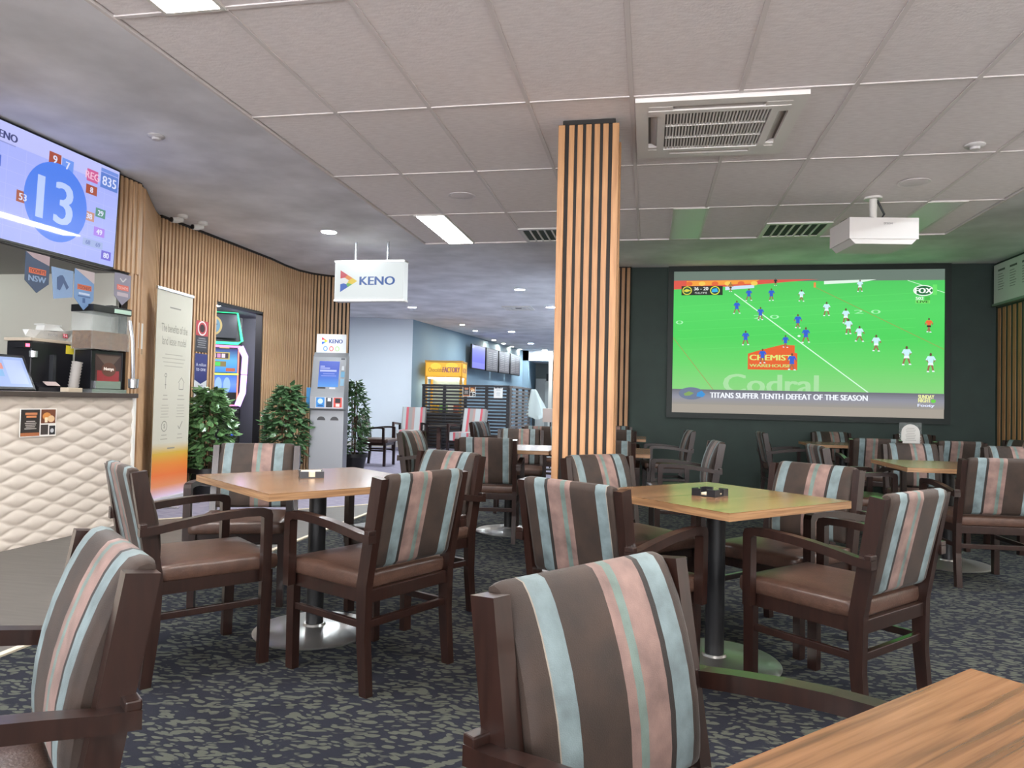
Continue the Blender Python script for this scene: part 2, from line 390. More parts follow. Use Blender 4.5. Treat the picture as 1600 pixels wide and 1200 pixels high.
# ---- slatted oak walls
def slat_mesh(h, w=.034, d=.028, m=SLAT): return MB().box(-w/2, w/2, -d, 0, 0, h, bev=.003).mesh('slat', m)
SM = {}
def slats(parent, path, pitch, z0, z1, skip=None, m=SLAT, w=.034, z0f=None):
    """stand slats along a polyline; the outside is to the right of travel"""
    pts = [Vector((*p, 0)) for p in path]; seg = [(a, b, (b-a).length) for a, b in zip(pts, pts[1:])]
    tot = sum(s[2] for s in seg); n = int(tot/pitch)
    for k in range(n):
        t = (k+.5)*pitch
        for a, b, L in seg:
            if t <= L: break
            t -= L
        p = a+(b-a)*min(1, t/L); ang = math.atan2(b.y-a.y, b.x-a.x)
        zz = z0f(p) if z0f else z0
        key = (round(z1-zz, 3), m.name, w)
        if key not in SM: SM[key] = slat_mesh(z1-zz, w, .028, m)
        o = link('slat', SM[key], parent, (p.x, p.y, zz), ang)
def backing(path, z0, z1, name, th=.05, m=BACKING, parent=None):
    mb = MB(); P = [Vector((*p, 0)) for p in path]
    for a, b in zip(P, P[1:]):
        n = Vector((-(b-a).y, (b-a).x, 0)).normalized()*th
        A, B = a+n*.02, b+n*.02
        q = [A, B, b+n, a+n]
        mb.prism([(v.x, v.y) for v in q], 'z', z0, z1)
    return mb.build(name, m, parent)
def curve(*P): return list(P)
reveal = [(-4.64,5.74), (-4.675,5.94), (-4.86,6.24), (-5.03,6.52), (-5.16,6.74), (-5.25,6.95)]
main = [(-5.25,6.95), (-5.25,9.3), (-5.29,9.75), (-5.28,10.15), (-5.19,10.45), (-5.02,10.66), (-4.70,10.82)]
wl = struct(backing(reveal, 0, CZ, 'wall_slatted_reveal'), 'curved oak slat wall beside the bar opening')
slats(wl, reveal[::1], .06, 0.02, CZ-.03)
DY0, DY1, DZ = 8.0, 9.13, 2.31
wm = struct(backing([(-5.25,6.95), (-5.25,DY0)], 0, CZ, 'wall_slatted'), 'oak slat wall curving round to the passage')
backing([(-5.25,DY1)]+main[1:], 0, CZ, 'slat_backing', parent=wm); backing([(-5.25,DY0), (-5.25,DY1)], DZ, CZ, 'slat_backing', parent=wm)
slats(wm, main, .06, .02, CZ-.03, z0f=lambda p: DZ if DY0 < p.y < DY1 else .02)
wb = struct(MB().box(-4.73, -4.645, -1, 5.89, 2.24, CZ).build('wall_bar_bulkhead', BACKING), 'oak slat bulkhead above the bar opening')
slats(wb, [(-4.645,2.63), (-4.645,5.89)][::1], .06, 2.24, CZ-.02)
for o in wb.children: o.rotation_euler.z = math.pi/2; 
# small square trim along the top of the slat walls
backing([(p[0]+.03, p[1]) for p in main], CZ-.03, CZ, 'trim_top', parent=wm)
# screen-wall end column and right-hand slats
we = struct(MB().box(-1.12, -.26, SWY-.06, SWY+.3, 0, CZ).build('wall_slatted_end', BACKING), 'narrow oak slat end of the screen wall behind the pillar')
slats(we, [(-1.12, SWY-.06), (-.25, SWY-.06)], .072, .02, CZ-.02, m=PSLAT, w=.045)
slats(wr, [(4.42, 10.28), (4.42, 7.4)], .13, .02, 2.5, m=PSLAT, w=.07)
for o in wr.children: o.rotation_euler.z = -math.pi/2; o.scale.y = .25
# doorway to the gaming room
dr = struct(MB().box(-7.9, -7.8, 6.9, 11.4, 0, CZ).build('wall_gaming_room', mat('gaming_room_grey', '7d7e84', .85)), 'dark grey gaming room behind the doorway')
MB().box(-7.8, -5.31, 11.0, 11.1, 0, CZ).build('side_wall', mat('gaming_room_grey', '7d7e84', .85), dr)
MB().box(-7.8, -5.31, 6.9, 7.0, 0, CZ).build('side_wall', mat('gaming_room_grey', '7d7e84', .85), dr)
MB().box(-7.8, -5.31, 6.9, 11.1, 2.42, 2.5).build('soffit', mat('gaming_room_ceiling', '8b8894', .85), dr)
MB().box(-7.8, -5.40, 10.75, 10.8, 0, 2.42).build('partition', mat('gaming_room_partition', '8a8c92', .85), dr)
MB().box(-5.9, -5.8, 8.1, 9.0, 2.38, 2.415).build('strip_light', emit('gaming_strip', (.9, .9, 1), 60), dr)
MB().box(-5.75, -5.7, 9.4, 10.4, 2.38, 2.415).build('strip_light', emit('gaming_strip', (.9, .9, 1), 60), dr)
d1 = struct(MB().box(-5.33, -5.235, DY0-.02, DY0+.02, 0, DZ).build('door_1', mat('door_frame_black', '1d1b1c', .5)), 'black frame of the gaming room doorway')
MB().box(-5.33, -5.235, DY1-.03, DY1+.02, 0, DZ).build('jamb', mat('door_frame_black', '1d1b1c', .5), d1)
MB().box(-5.33, -5.235, DY0, DY1, DZ-.03, DZ+.01).build('head', mat('door_frame_black', '1d1b1c', .5), d1)

# ---- bar interior
BARW = mat('bar_mauve_wall', '75656f', .5, noise=((1.5,1.5,1.5), '686a72', .3, .7))
bi = struct(MB().box(-6.6, -6.5, -1, 6.0, 0, CZ).build('wall_bar_back', BARW), 'mauve back wall of the bar')
MB().box(-6.5, -4.75, 5.74, 5.78, 0, CZ).build('side_panel', mat('bar_cream_panel', 'c9c6bb', .6), bi)
MB().box(-6.5, -4.75, -1, 5.74, 2.24, 2.3).build('bar_soffit', mat('bar_soffit_grey', '9b9792', .7), bi)
MB().box(-6.5, -6.0, 3.6, 5.6, 1.32, 1.345).build('glass_shelf', mat('green_glass', 'a9c3b8', .15), bi)
MB().box(-6.48, -6.44, 4.6, 5.74, 2.08, 2.2).build('strip_light', emit('bar_strip', (.85, 1, .93), 3.5), bi)

# ================================================================== COUNTER
ct = thing('bar_counter', 'white wave-textured bar counter with a dark ledge at the left', 'counter', (0, 0, 0))
def wave_panel():
    mb = bmesh.new(); NY, NZ = 150, 150; y0, y1, z0, z1 = 1.6, 5.71, .0, 1.11
    P, A, Lw = .064, .025, .33
    def off(y, z):
        best = 0
        s = math.sin(2*math.pi*y/Lw)
        r = int(math.floor(z/P))
        for k in (r-1, r, r+1, r+2):
            lo = k*P+(A*s if k % 2 else -A*s); hi = (k+1)*P+(A*s if (k+1) % 2 else -A*s)
            if lo <= z < hi: t = (z-lo)/(hi-lo); return .009*math.sin(math.pi*t**.85)*min(1.25, (hi-lo)/P)
        return 0
    g = [[mb.verts.new((-4.515+off(y0+(y1-y0)*i/(NY*2), z0+(z1-z0)*j/NZ), y0+(y1-y0)*i/(NY*2), z0+(z1-z0)*j/NZ)) for j in range(NZ+1)] for i in range(NY*2+1)]
    for i in range(NY*2):
        for j in range(NZ): mb.faces.new((g[i][j], g[i+1][j], g[i+1][j+1], g[i][j+1]))
    me = bpy.data.meshes.new('wave_panel'); mb.to_mesh(me); mb.free(); me.materials.append(mat('wave_panel_white', 'c8bcb0', .55))
    for p in me.polygons: p.use_smooth = True
    return me
link('wave_panel', wave_panel(), ct)
MB().box(-5.1, -4.52, 1.6, 5.71, 0, 1.11).build('body', mat('counter_body', '3a332f', .7), ct)
MB().box(-5.2, -4.47, 1.6, 5.72, 1.11, 1.15, bev=.004).build('worktop', mat('counter_top', '4a403c', .3), ct)
MB().box(-4.52, -4.49, 5.695, 5.72, 0, 1.11).build('end_trim', WHITEPL, ct)
# poster on the counter
def poster_small(name, label, O, U, V, w, h, parent=None):
    c = Canvas(); c.rect(0, 0, w, h, 'e9e4dd', 0); c.rect(.02*w, .03*h, .53*w, .97*h, '2b2420'); c.rect(.02*w, .03*h, .53*w, .15*h, 'a0603a', 2)
    c.rect(.13*w, .78*h, .45*w, .86*h, 'c07a50', 3); c.rect(.16*w, .68*h, .43*w, .75*h, 'c07a50', 3)
    c.lines(.28*w, .54*h, .34*w, 5, .065*h, .025*h, 'b9b0a8', 3)
    c.rect(.56*w, .47*h, .97*w, .97*h, '6b3a22', 2); c.disc(.72*w, .72*h, .12*w, .14*h, 'c98442', 3); c.disc(.84*w, .63*h, .1*w, .12*h, 'd9b48a', 3.4); c.rect(.66*w, .5*h, .74*w, .68*h, 'e8d5b4', 3.8)
    c.rect(.56*w, .06*h, .77*w, .42*h, '3c332e', 2); c.rect(.8*w, .05*h, .97*w, .38*h, '1e1d20', 2); c.disc(.88*w, .2*h, .05*w, .08*h, 'b9b9bb', 3)
    t = thing(name, label, 'poster', O)
    MB().box(0, .001, 0, .001, 0, .001)
    u, v = Vector(U), Vector(V); n = u.cross(v)
    c.build('print', PRINT, (0, 0, 0), U, V, t, .0008)
    b = MB(); q = [Vector((0,0,0)), u*w, u*w+v*h, v*h]
    A = [b.bm.verts.new(p-n*.003) for p in q]; B = [b.bm.verts.new(p-n*.0005) for p in q]
    b.bm.faces.new(A[::-1]); b.bm.faces.new(B)
    for i in range(4): b.bm.faces.new((A[i], A[(i+1) % 4], B[(i+1) % 4], B[i]))
    b.build('sheet', WHITEPL, t)
poster_small('poster', 'small dark food poster stuck on the white bar counter', (-4.492, 4.51, .81), (0,1,0), (0,0,1), .33, .21)

# ================================================================== TV with the number-draw game
tv = thing('wall_television', 'large wall television showing a blue number-draw game', 'television', (-4.6, -.085, 2.66)); tv.rotation_euler.y = R(2.2)
TY0, TY1, TZ0, TZ1 = 4.0, 5.57, 2.245, 3.075
MB().box(-.04, .03, TY0-.015, TY1+.015, TZ0-.02, TZ1+.015, bev=.004).build('casing', BLACKPL, tv).location.z = -2.66
c = Canvas(); W, H = TY1-TY0, TZ1-TZ0
c.rect(0, 0, W, H, 'a9b3fb', 0); c.rect(0, .83*H, W, H, 'bfc3fb', 1)
for i in range(11): c.line(W*i/10, 0, W*i/10, .82*H, .004, 'b4bdfc', 1)
for j in range(7): c.line(0, .12*H*j, W, .12*H*j, .004, 'b4bdfc', 1)
def yx(py): return (py-TY0)
def bx_(y, z, w, h, col, txt, tc='dfe3ff'):
    c.rect(y-TY0-w/2, z-TZ0-h/2, y-TY0+w/2, z-TZ0+h/2, col, 2)
    if txt: c.text(txt, y-TY0, z-TZ0-h*.3, h*.6, tc, 4, align='c', bold=.0025)
c.disc(4.93-TY0, 2.63-TZ0, .305, .305, '4a7fee', 3, 48)
c.text('13', 4.915-TY0, 2.47-TZ0, .33, 'b9cdfb', 5, w=.33, align='c', bold=.012)
c.text('KENO', 4.34-TY0, 2.955-TZ0, .055, '3a3f78', 3, w=.2, bold=.004); c.rect(4.36-TY0, 2.925-TZ0, 4.53-TY0, 2.933-TZ0, '8f97d8', 3)
bx_(4.885, 2.955, .115, .1, 'a5492f', '9'); bx_(5.01, 2.945, .115, .1, '6d97f0', '7')
bx_(5.27, 2.945, .12, .1, 'cf5a96', 'REG', 'f5c4dd'); bx_(5.27, 2.83, .12, .075, 'a5492f', '8')
bx_(5.46, 2.95, .2, .13, '5b7fd2', '835'); c.rect(5.36-TY0, 3.02-TZ0, 5.56-TY0, 3.05-TZ0, '6f8fe0', 2)
bx_(5.385, 2.665, .11, .075, '4f8f80', '29'); bx_(5.265, 2.61, .11, .075, 'c58f7c', '38'); bx_(4.62, 2.585, .11, .085, 'a5543c', '53')
bx_(5.385, 2.505, .12, .075, 'a77bea', '49'); bx_(5.27, 2.395, .11, .06, '9fb0e2', '68', '6d7fc0'); bx_(5.38, 2.395, .11, .06, '9fb0e2', '69', '6d7fc0'); bx_(5.48, 2.325, .11, .075, '6a5fd2', '80')
bx_(4.37, 2.79, .1, .08, '4f6fd6', '')
for k in range(8): c.rect(4.05-TY0+k*.001, 2.3-TZ0, 4.06-TY0, 2.31-TZ0, 'a9b3fb', 2)
c.build('screen_picture', TVM, (.032, TY0, TZ0-2.66), (0,1,0), (0,0,1), tv, .0004)

# ================================================================== FURNITURE
def chair_pad(shift=0.0):
    bm = bmesh.new(); uvl = bm.loops.layers.uv.new('UVMap')
    hw = .2165; NX = 28
    # profile in (y, z) following the raked posts
    def rake(z): return -.216-(z-.44)*.225
    prof = []
    zs = [.485, .50, .54, .60, .66, .72, .78, .82, .84]
    for i, z in enumerate(zs):     # front, upwards
        t = (z-.485)/(.855-.485); prof.append((rake(z)+.034+.030*math.sin(math.pi*min(1, t*1.05))**.7, z))
    prof += [(rake(.85)+.022, .856), (rake(.852)+.004, .860), (rake(.85)-.012, .855)]
    for z in (.83, .76, .66, .56, .50): prof.append((rake(z)-.020, z))
    prof += [(rake(.48)-.008, .482), (rake(.478)+.014, .478)]
    n = len(prof); cy = sum(p[0] for p in prof)/n; rows = []
    for i in range(NX+1):
        u = i/NX; x = -hw+2*hw*u; e = abs(2*u-1); k = 1-.22*max(0, (e-.86)/.14)**2
        bow = .012*(1-e*e)
        rows.append([bm.verts.new((x, rake(z)+(y-rake(z))*k - bow*.0, z if z < .8 else z-(1-k)*.03)) for y, z in prof])
    for i in range(NX):
        for j in range(n):
            f = bm.faces.new((rows[i][j], rows[i+1][j], rows[i+1][(j+1) % n], rows[i][(j+1) % n])); f.smooth = True
            for lp, u in zip(f.loops, (i, i+1, i+1, i)): lp[uvl].uv = ((1-u/NX)*1.0+shift, lp.vert.co.z)
    for r, u in ((rows[0][::-1], 1.0), (rows[-1], 0.0)):
        f = bm.faces.new(r)
        for lp in f.loops: lp[uvl].uv = (min(.999, max(.001, u)), lp.vert.co.z)
    bmesh.ops.recalc_face_normals(bm, faces=bm.faces[:])
    me = bpy.data.meshes.new('back_pad'); bm.to_mesh(me); bm.free(); me.materials.append(FABRIC); return me
PAD_A, PAD_B = chair_pad(0), chair_pad(-.045)
def chair_seat():
    bm = bmesh.new(); NX, NY = 12, 12; x0, x1, y0, y1, zb, zt = -.243, .243, -.215, .272, .402, .462
    def prof(t): return (1-abs(2*t-1)**4)
    top = [[bm.verts.new((x0+(x1-x0)*i/NX, y0+(y1-y0)*j/NY, zt+.018*prof(i/NX)*prof(j/NY))) for j in range(NY+1)] for i in range(NX+1)]
    for i in range(NX):
        for j in range(NY): bm.faces.new((top[i][j], top[i+1][j], top[i+1][j+1], top[i][j+1]))
    rim = [top[i][0] for i in range(NX+1)]+[top[NX][j] for j in range(1, NY+1)]+[top[i][NY] for i in range(NX-1, -1, -1)]+[top[0][j] for j in range(NY-1, 0, -1)]
    c0 = Vector((0, .03, 0)); prev = rim
    for z, k in ((zt-.012, 1.012), (zt-.035, 1.016), (zb+.008, 1.006), (zb, .985)):
        cur = [bm.verts.new((v.co.x*k, .03+(v.co.y-.03)*k, z)) for v in rim]
        for i in range(len(rim)): bm.faces.new((prev[i], cur[i], cur[(i+1) % len(rim)], prev[(i+1) % len(rim)]))
        prev = cur
    bm.faces.new(prev)
    bmesh.ops.recalc_face_normals(bm, faces=bm.faces[:])
    me = bpy.data.meshes.new('seat'); bm.to_mesh(me); bm.free(); me.materials.append(LEATHER)
    for p in me.polygons: p.use_smooth = True
    return me
def make_chair():
    t = thing('dining_chair', '', 'chair')
    link('back_pad', PAD_A, t); link('seat', chair_seat(), t)
    # raked rear legs run up as back posts
    front = [(-.222,0), (-.196,.22), (-.190,.42), (-.262,.849)]; back = [(-.318,.842), (-.246,.42), (-.243,.22), (-.262,0)]
    for s in (-1, 1):
        a, b = sorted((s*.2195, s*.2545))
        MB().prism(front+back, 'x', a, b).bevel(.004, 2).build('rear_leg', WOOD, t)
        a, b = sorted((s*.213, s*.2485))
        MB().prism([(.205,0), (.248,0), (.255,.40), (.208,.40)], 'x', a, b).bevel(.004, 2).build('front_leg', WOOD, t)
        # arm: upright outside the front leg, bent into a bowed rail that runs down to the post
        a, b = sorted((s*.2485, s*.287))
        top = [(.232,.36), (.234,.645), (.226,.664), (.20,.671), (.12,.673), (.03,.669), (-.06,.660), (-.15,.647), (-.225,.634), (-.288,.628)]
        bot = [(-.288,.596), (-.225,.602), (-.15,.614), (-.06,.627), (.03,.637), (.12,.642), (.18,.641), (.196,.632), (.196,.36)]
        ar = MB().prism(top+bot, 'x', a, b).bevel(.004, 2).build('arm', WOOD, t)
        MB().box(a, b, -.288, -.262, .628, .646, bev=.003).build('arm_notch', WOOD, ar)
        a, b = sorted((s*.222, s*.240))
        MB().box(a, b, -.235, .215, .252, .280, bev=.003).build('stretcher', WOOD, t)
        MB().box(a, b, -.21, .215, .352, .403).build('seat_rail', WOOD, t)
    MB().box(-.225, .225, -.228, -.205, .252, .282, bev=.003).build('stretcher', WOOD, t)
    MB().box(-.225, .225, -.236, -.212, .352, .403, bev=.003).build('seat_rail', WOOD, t)
    MB().box(-.215, .215, .215, .240, .352, .403, bev=.003).build('seat_rail', WOOD, t)
    return t
R = math.radians
CHAIRS = [
 (-1.215, 1.035, R(140.3), 'nearest striped chair at the left edge of the photo, facing left'),
 (.136, 1.134, R(-127.3), 'foreground striped armchair tucked at the near table in the bottom right', 1),
 (-1.945, 2.88, R(-39.5), 'dark armchair left of the left-hand table, seat facing right'),
 (-2.262, 3.83, R(200), 'striped chair behind the left-hand table facing the viewer'),
 (-1.164, 2.991, R(64), 'armchair at the left-hand table seen from behind, legs in full view'),
 (-1.26, 3.80, R(150), 'striped armchair directly behind the back-turned chair of the left-hand table'),
 (-.118, 2.98, R(-33.8), 'chair with its dark striped back turned, left front of the right-hand table'),
 (-.072, 3.99, R(-134.9), 'striped chair just in front of the slatted pillar facing the viewer'),
 (.755, 3.10, R(47), 'armchair right front of the right-hand table, back turned, seat lit green'),
 (.69, 3.87, R(137.5), 'striped chair at the far right of the right-hand table with purple-tinted posts'),
 (2.257, 5.513, R(4), 'striped chair with its back turned at the right edge of the photo'),
 (-1.314, 6.02, R(6), 'striped chair with its back turned left of the slatted pillar'),
 (-1.90, 6.50, R(-98), 'striped armchair facing right, left of the table beyond the pillar'),
 (.30, 6.40, R(95.8), 'nearer of two side-on armchairs facing left below the projection screen'),
 (.23, 9.05, R(97), 'farther of two side-on armchairs facing left below the projection screen'),
 (1.66, 6.30, R(-87), 'small armchair facing right at the left of the green-lit right table'),
 (1.68, 9.35, R(-88), 'side-on chair facing right under the bottom edge of the projection screen'),
 (2.42, 9.80, R(190), 'striped chair against the dark wall, left of the arched menu stand'),
 (2.36, 8.42, R(-2), 'chair with its back turned just left of the arched menu stand'),
 (3.43, 9.85, R(187), 'striped chair against the dark wall, right of the arched menu stand'),
 (2.38, 6.82, R(184), 'striped chair behind the green-lit right table facing the viewer'),
 (3.11, 8.37, R(5), 'far chair with its back turned, right of the arched menu stand'),
 (3.22, 6.84, R(186), 'striped chair facing the viewer beyond the chair at the right edge'),
 (3.86, 8.72, R(120), 'green-lit striped chair in front of the right-hand slats'),
 (-1.33, 7.58, R(188), 'striped chair facing the viewer across the table beyond the pillar'),
 (-1.23, 9.25, R(-15), 'distant chair with its back turned, left of the pillar below the pale lamp'),
 (-2.13, 10.2, R(-106), 'small distant striped chair in front of the right armchair'),
 (-.34, 6.19, R(0), 'chair with its back turned, partly hidden right of the pillar, nearest one'),
 (-.37, 8.80, R(0), 'second chair back right of the pillar, mostly hidden behind it'),
 (-.45, 9.72, R(180), 'chair facing the viewer right of the pillar, against the dark wall'),
 (-4.61, 11.92, R(-90), 'dark armchair side-on beside the potted plant and white wall'),
]
proto = make_chair()
for i, rec in enumerate(CHAIRS):
    o = proto if i == 0 else copy_tree(proto)
    o.location = (rec[0], rec[1], .006 if rec[1] > 10.9 else 0); o.rotation_euler = (0, 0, rec[2]); o['label'] = rec[3]; o['group'] = 'striped dining armchairs'
    if len(rec) > 4:
        for ch in o.children:
            if ch.name.startswith('back_pad'): ch.data = PAD_B
# ---- tables
def make_table(sz):
    t = thing('square_table', '', 'table')
    h = sz/2
    MB().box(-h, h, -h, h, .7475, .75).build('tabletop', TOPW, t)
    MB().box(-h, h, -h, h, .718, .7475).build('edge_band', EDGEW, t)
    MB().box(-.2, .2, -.03, .03, .69, .718).box(-.03, .03, -.2, .2, .6895, .7175).build('top_bracket', BLACKMETAL, t)
    MB().lathe([(0,.02), (.042,.02), (.042,.69), (0,.69)], n=20).build('column', BLACKMETAL, t, True)
    b = MB().lathe([(0,0), (.29,0), (.292,.006), (.285,.012), (.12,.020), (.055,.030), (.05,.04), (0,.04)], n=48).build('base_plate', STEEL, t, True)
    return t
TABLES = [
 (-1.60, 3.36, .885, R(52.3), 'walnut square table on the left with a paper-filled black holder'),
 (.317, 3.41, .81, R(44.6), 'walnut square table right of the pillar reflecting the green screen'),
 (.505, .675, .82, R(45), 'walnut table corner in the bottom right foreground'),
 (2.26, 6.02, .86, R(0), 'green-lit table at the right in front of the screen wall'),
 (-1.20, 6.36, .80, R(0), 'pale-lit table just left of the slatted pillar'),
 (-.38, 6.42, .82, R(0), 'nearer of two tables showing right of the pillar'),
 (-.42, 9.04, .82, R(0), 'farther of two tables showing right of the pillar'),
 (2.28, 9.10, .84, R(0), 'dim far table left of the arched menu stand'),
 (3.28, 9.10, .84, R(0), 'dim far table under the arched menu stand'),
]
tc_ = {}
for x, y, s, rz, lab in TABLES:
    if s not in tc_: tc_[s] = make_table(s); o = tc_[s]
    else: o = copy_tree(tc_[s])
    o.location = (x, y, 0); o.rotation_euler = (0,0,rz); o['label'] = lab; o['group'] = 'square pedestal tables'

# ---- black holders on tables
def holder(loc, rz, label, paper):
    t = thing('napkin_holder', label, 'napkin holder', loc, rz, 'black table holders'); t.scale = (.86, .86, .9)
    MB().box(-.066, .066, -.066, .066, 0, .006).build('base', BLACKPL, t)
    for sx in (-1, 1):
        for sy in (-1, 1):
            m = MB()
            a, b = sorted((sx*.068, sx*.018)); y0, y1 = sorted((sy*.068, sy*.058)); m.box(a, b, y0, y1, 0, .036)
            a, b = sorted((sx*.068, sx*.058)); y0, y1 = sorted((sy*.0585, sy*.018)); m.box(a, b, y0, y1, 0, .036)
            m.build('corner_wall', BLACKPL, t)
    if paper: MB().box(-.055, .055, -.055, .055, .006, .034).build('paper_stack', mat('paper', 'dcc9ad', .8), t)
    else: MB().box(-.045, .045, -.045, .045, .006, .012).build('paper_stack', mat('paper', 'dcc9ad', .8), t)
holder((-1.66, 3.40, .75), R(30), 'black holder full of paper on the left-hand table', True)
holder((.285, 3.38, .75), R(56), 'nearly empty black holder on the green-lit right-hand table', False)
# arched menu stand
t = thing('menu_stand', 'arched white menu card in a clear stand on a far table', 'menu stand', (3.03, 9.16, .75))
pts = [(-.1,.02), (.1,.02), (.1,.15)]+[(.1*math.cos(a*math.pi/10), .15+.1*math.sin(a*math.pi/10)) for a in range(1, 10)]+[(-.1,.15)]
MB().prism(pts, 'y', -.003, .003).build('card', WHITEPL, t)
MB().box(-.12, .12, .004, .007, 0, .27).build('clear_panel', GLASS, t)
MB().box(-.12, .12, -.04, .04, 0, .012).build('foot', GREYPL, t)
c = Canvas(); c.lines(0, .2, .12, 8, .02, .006, 'a8a39c', 1); c.build('print', PRINT, (0, -.0032, 0), (1,0,0), (0,0,1), t)

# ================================================================== PILLAR
p = thing('slatted_pillar', 'square pillar clad in vertical oak slats with black gaps', 'pillar', (-.385, 4.58, 0))
MB().box(-.155, .155, -.155, .155, 0, TZ-.0).build('core', mat('pillar_black', '1d1a18', .7), p)
PS = MB().box(-.0165, .0165, -.015, 0, 0, TZ-.055, bev=.002).mesh('slat', PSLAT)
PSc = MB().box(-.020, .020, -.020, .020, 0, TZ-.06, bev=.002).mesh('corner_slat', PSLAT)
for k in range(4):
    ca, sa = math.cos(k*math.pi/2), math.sin(k*math.pi/2)
    for i in range(5):
        x = (-2+i)*.0525; y = -.155
        link('slat', PS, p, (ca*x-sa*y, sa*x+ca*y, .02), k*math.pi/2)
    x, y = -.166, -.166; link('corner_slat', PSc, p, (ca*x-sa*y, sa*x+ca*y, .02), k*math.pi/2)
MB().box(-.162, .162, -.162, .162, TZ-.03, TZ-.004).build('top_collar', mat('pillar_black', '1d1a18', .7), p)

# ================================================================== PROJECTION SCREEN
s = thing('projection_screen', 'large projection screen showing a football match', 'projection screen', (0, 0, 0))
SX0, SX1, SZ0, SZ1 = .335, 3.80, 1.065, 3.028
yf = SWY-.05
f = MB(); fw = .075
for b in ((SX0-fw, SX0, SZ0-fw, SZ1+fw), (SX1, SX1+fw, SZ0-fw, SZ1+fw), (SX0, SX1, SZ1, SZ1+fw), (SX0, SX1, SZ0-fw, SZ0)): f.box(b[0], b[1], yf, SWY-.004, b[2], b[3])
f.build('frame', mat('screen_frame_black', '1c2422', .6), s)
MB().box(SX0, SX1, yf+.018, SWY-.006, SZ0, SZ1).build('screen_cloth', mat('screen_white', 'd5d5d0', .9), s)
c = Canvas(); W, H = SX1-SX0, SZ1-SZ0
def q(px, py):   # picture coordinates: fractions of the picture width and of its height from the top
    return (px*W, (1-py)*H)
c.rect(0, 0, W, H, '6a7a70', 0)                                   # letterbox glow
c.grad(0, .075*H, W, .14*H, ['9a9a9a', '8f8f98'], 1, 4); c.rect(0, 0, W, .075*H, 'a39b90', 1)
c.grad(0, .155*H, W, .925*H, ['86d07c', '66d268', '4cd05c', '54d464', '50c860'], 1, 40)
c.poly([q(0,.065), q(.55,.062), q(.30,.10), q(0,.128)], 'd8574a', 3); c.poly([q(.05,.068), q(.33,.064), q(.30,.09), q(.05,.105)], 'f0a040', 4)
for k in range(6): c.disc(q(.06+k*.05, .088)[0], q(0, .088)[1], .045, .03, 'f2c95a' if k % 2 else 'e0693c', 5)
c.poly([q(.2,.11), q(.31,.098), q(.31,.12), q(.2,.135)], 'c9dff0', 5)
c.poly([q(.57,.075), q(.76,.066), q(.71,.085), q(.57,.098)], 'dff2e4', 3)
c.line(*q(.235,.16), *q(.77,.885), .013, 'd8ffe0', 4); c.line(*q(.535,.115), *q(1,.54), .006, 'a58a4a', 4); c.line(*q(0,.47), *q(.17,.86), .006, 'b07a4a', 4)
c.line(*q(.87,.075), *q(1,.16), .008, 'c9f5d0', 4)
for yy in (.19, .235, .3, .36, .42, .5): c.line(*q(.02, yy+.06), *q(.9, yy-.03), .004, '62dc6c', 2)
for tx, px, py in (('2 0', .31, .335), ('2 0', .68, .30), ('0', .01, .375)): c.text(tx, *q(px, py), .05, 'a8f0b4', 4, w=.33 if ' ' in tx else .1)
# sponsor on the grass
c.poly([q(.29,.69), q(.29,.58), q(.335,.555), q(.42,.515), q(.465,.52), q(.465,.57), q(.475,.575), q(.475,.69)], 'e2602c', 4)
c.text('CHEMIST', *q(.297,.625), .075, 'd9e87a', 6, w=.55, bold=.005); c.text('WAREHOUSE', *q(.297,.672), .04, 'c5dd7c', 6, w=.53, bold=.003)
ps, a, b, lo, hi = text_polys('Codral')
c.text('Codral', *q(.2,.855), .26, 'a6dba0', 4, w=1.22, bold=.012)
# players
def player(px, py, h, shirt, shorts, run=0, seed=0):
    rnd = random.Random(seed); x, y = q(px, py); k = h
    sk, bt = '9a6a50', 'e8f4f8'
    d = (.12+.12*rnd.random())*(1 if rnd.random() < .5 else -1)*(1 if run else .5)
    P = lambda pts, col, L: c.poly([(x+p[0]*k, y+p[1]*k) for p in pts], col, L)
    P([(-.09,.46), (.02,.46), (d*.5+.02,.22), (d*.9+.03,.0), (d*.9-.05,.0), (d*.5-.07,.22)], sk, 7); P([(-.02,.46), (.10,.46), (-d*.5+.07,.22), (-d*.9+.05,.02), (-d*.9-.03,.02), (-d*.5-.02,.22)], sk, 7.2)
    P([(d*.9-.06,-.02), (d*.9+.08,-.02), (d*.9+.04,.05), (d*.9-.05,.05)], bt, 8); P([(-d*.9-.06,0), (-d*.9+.08,0), (-d*.9+.04,.07), (-d*.9-.05,.07)], bt, 8)
    P([(-.11,.5), (.11,.5), (.14,.34), (.0,.36), (-.14,.34)], shorts, 8.4)
    P([(-.15,.82), (.15,.82), (.12,.48), (-.12,.48)], shirt, 8.8)
    P([(-.15,.82), (-.09,.84), (-.16,.6), (-.25,.62)], shirt, 9); P([(.15,.82), (.09,.84), (.17,.6), (.26,.63)], shirt, 9)
    P([(-.25,.63), (-.18,.6), (-.14-d*.4,.5), (-.2-d*.4,.5)], sk, 9); P([(.26,.63), (.18,.6), (.16+d*.4,.5), (.22+d*.4,.5)], sk, 9)
    c.disc(x, y+.91*k, .06*k, .085*k, '6a4a3a', 9.4, 10)
B_, Wt = '2f5fd0', 'c9ecf8'
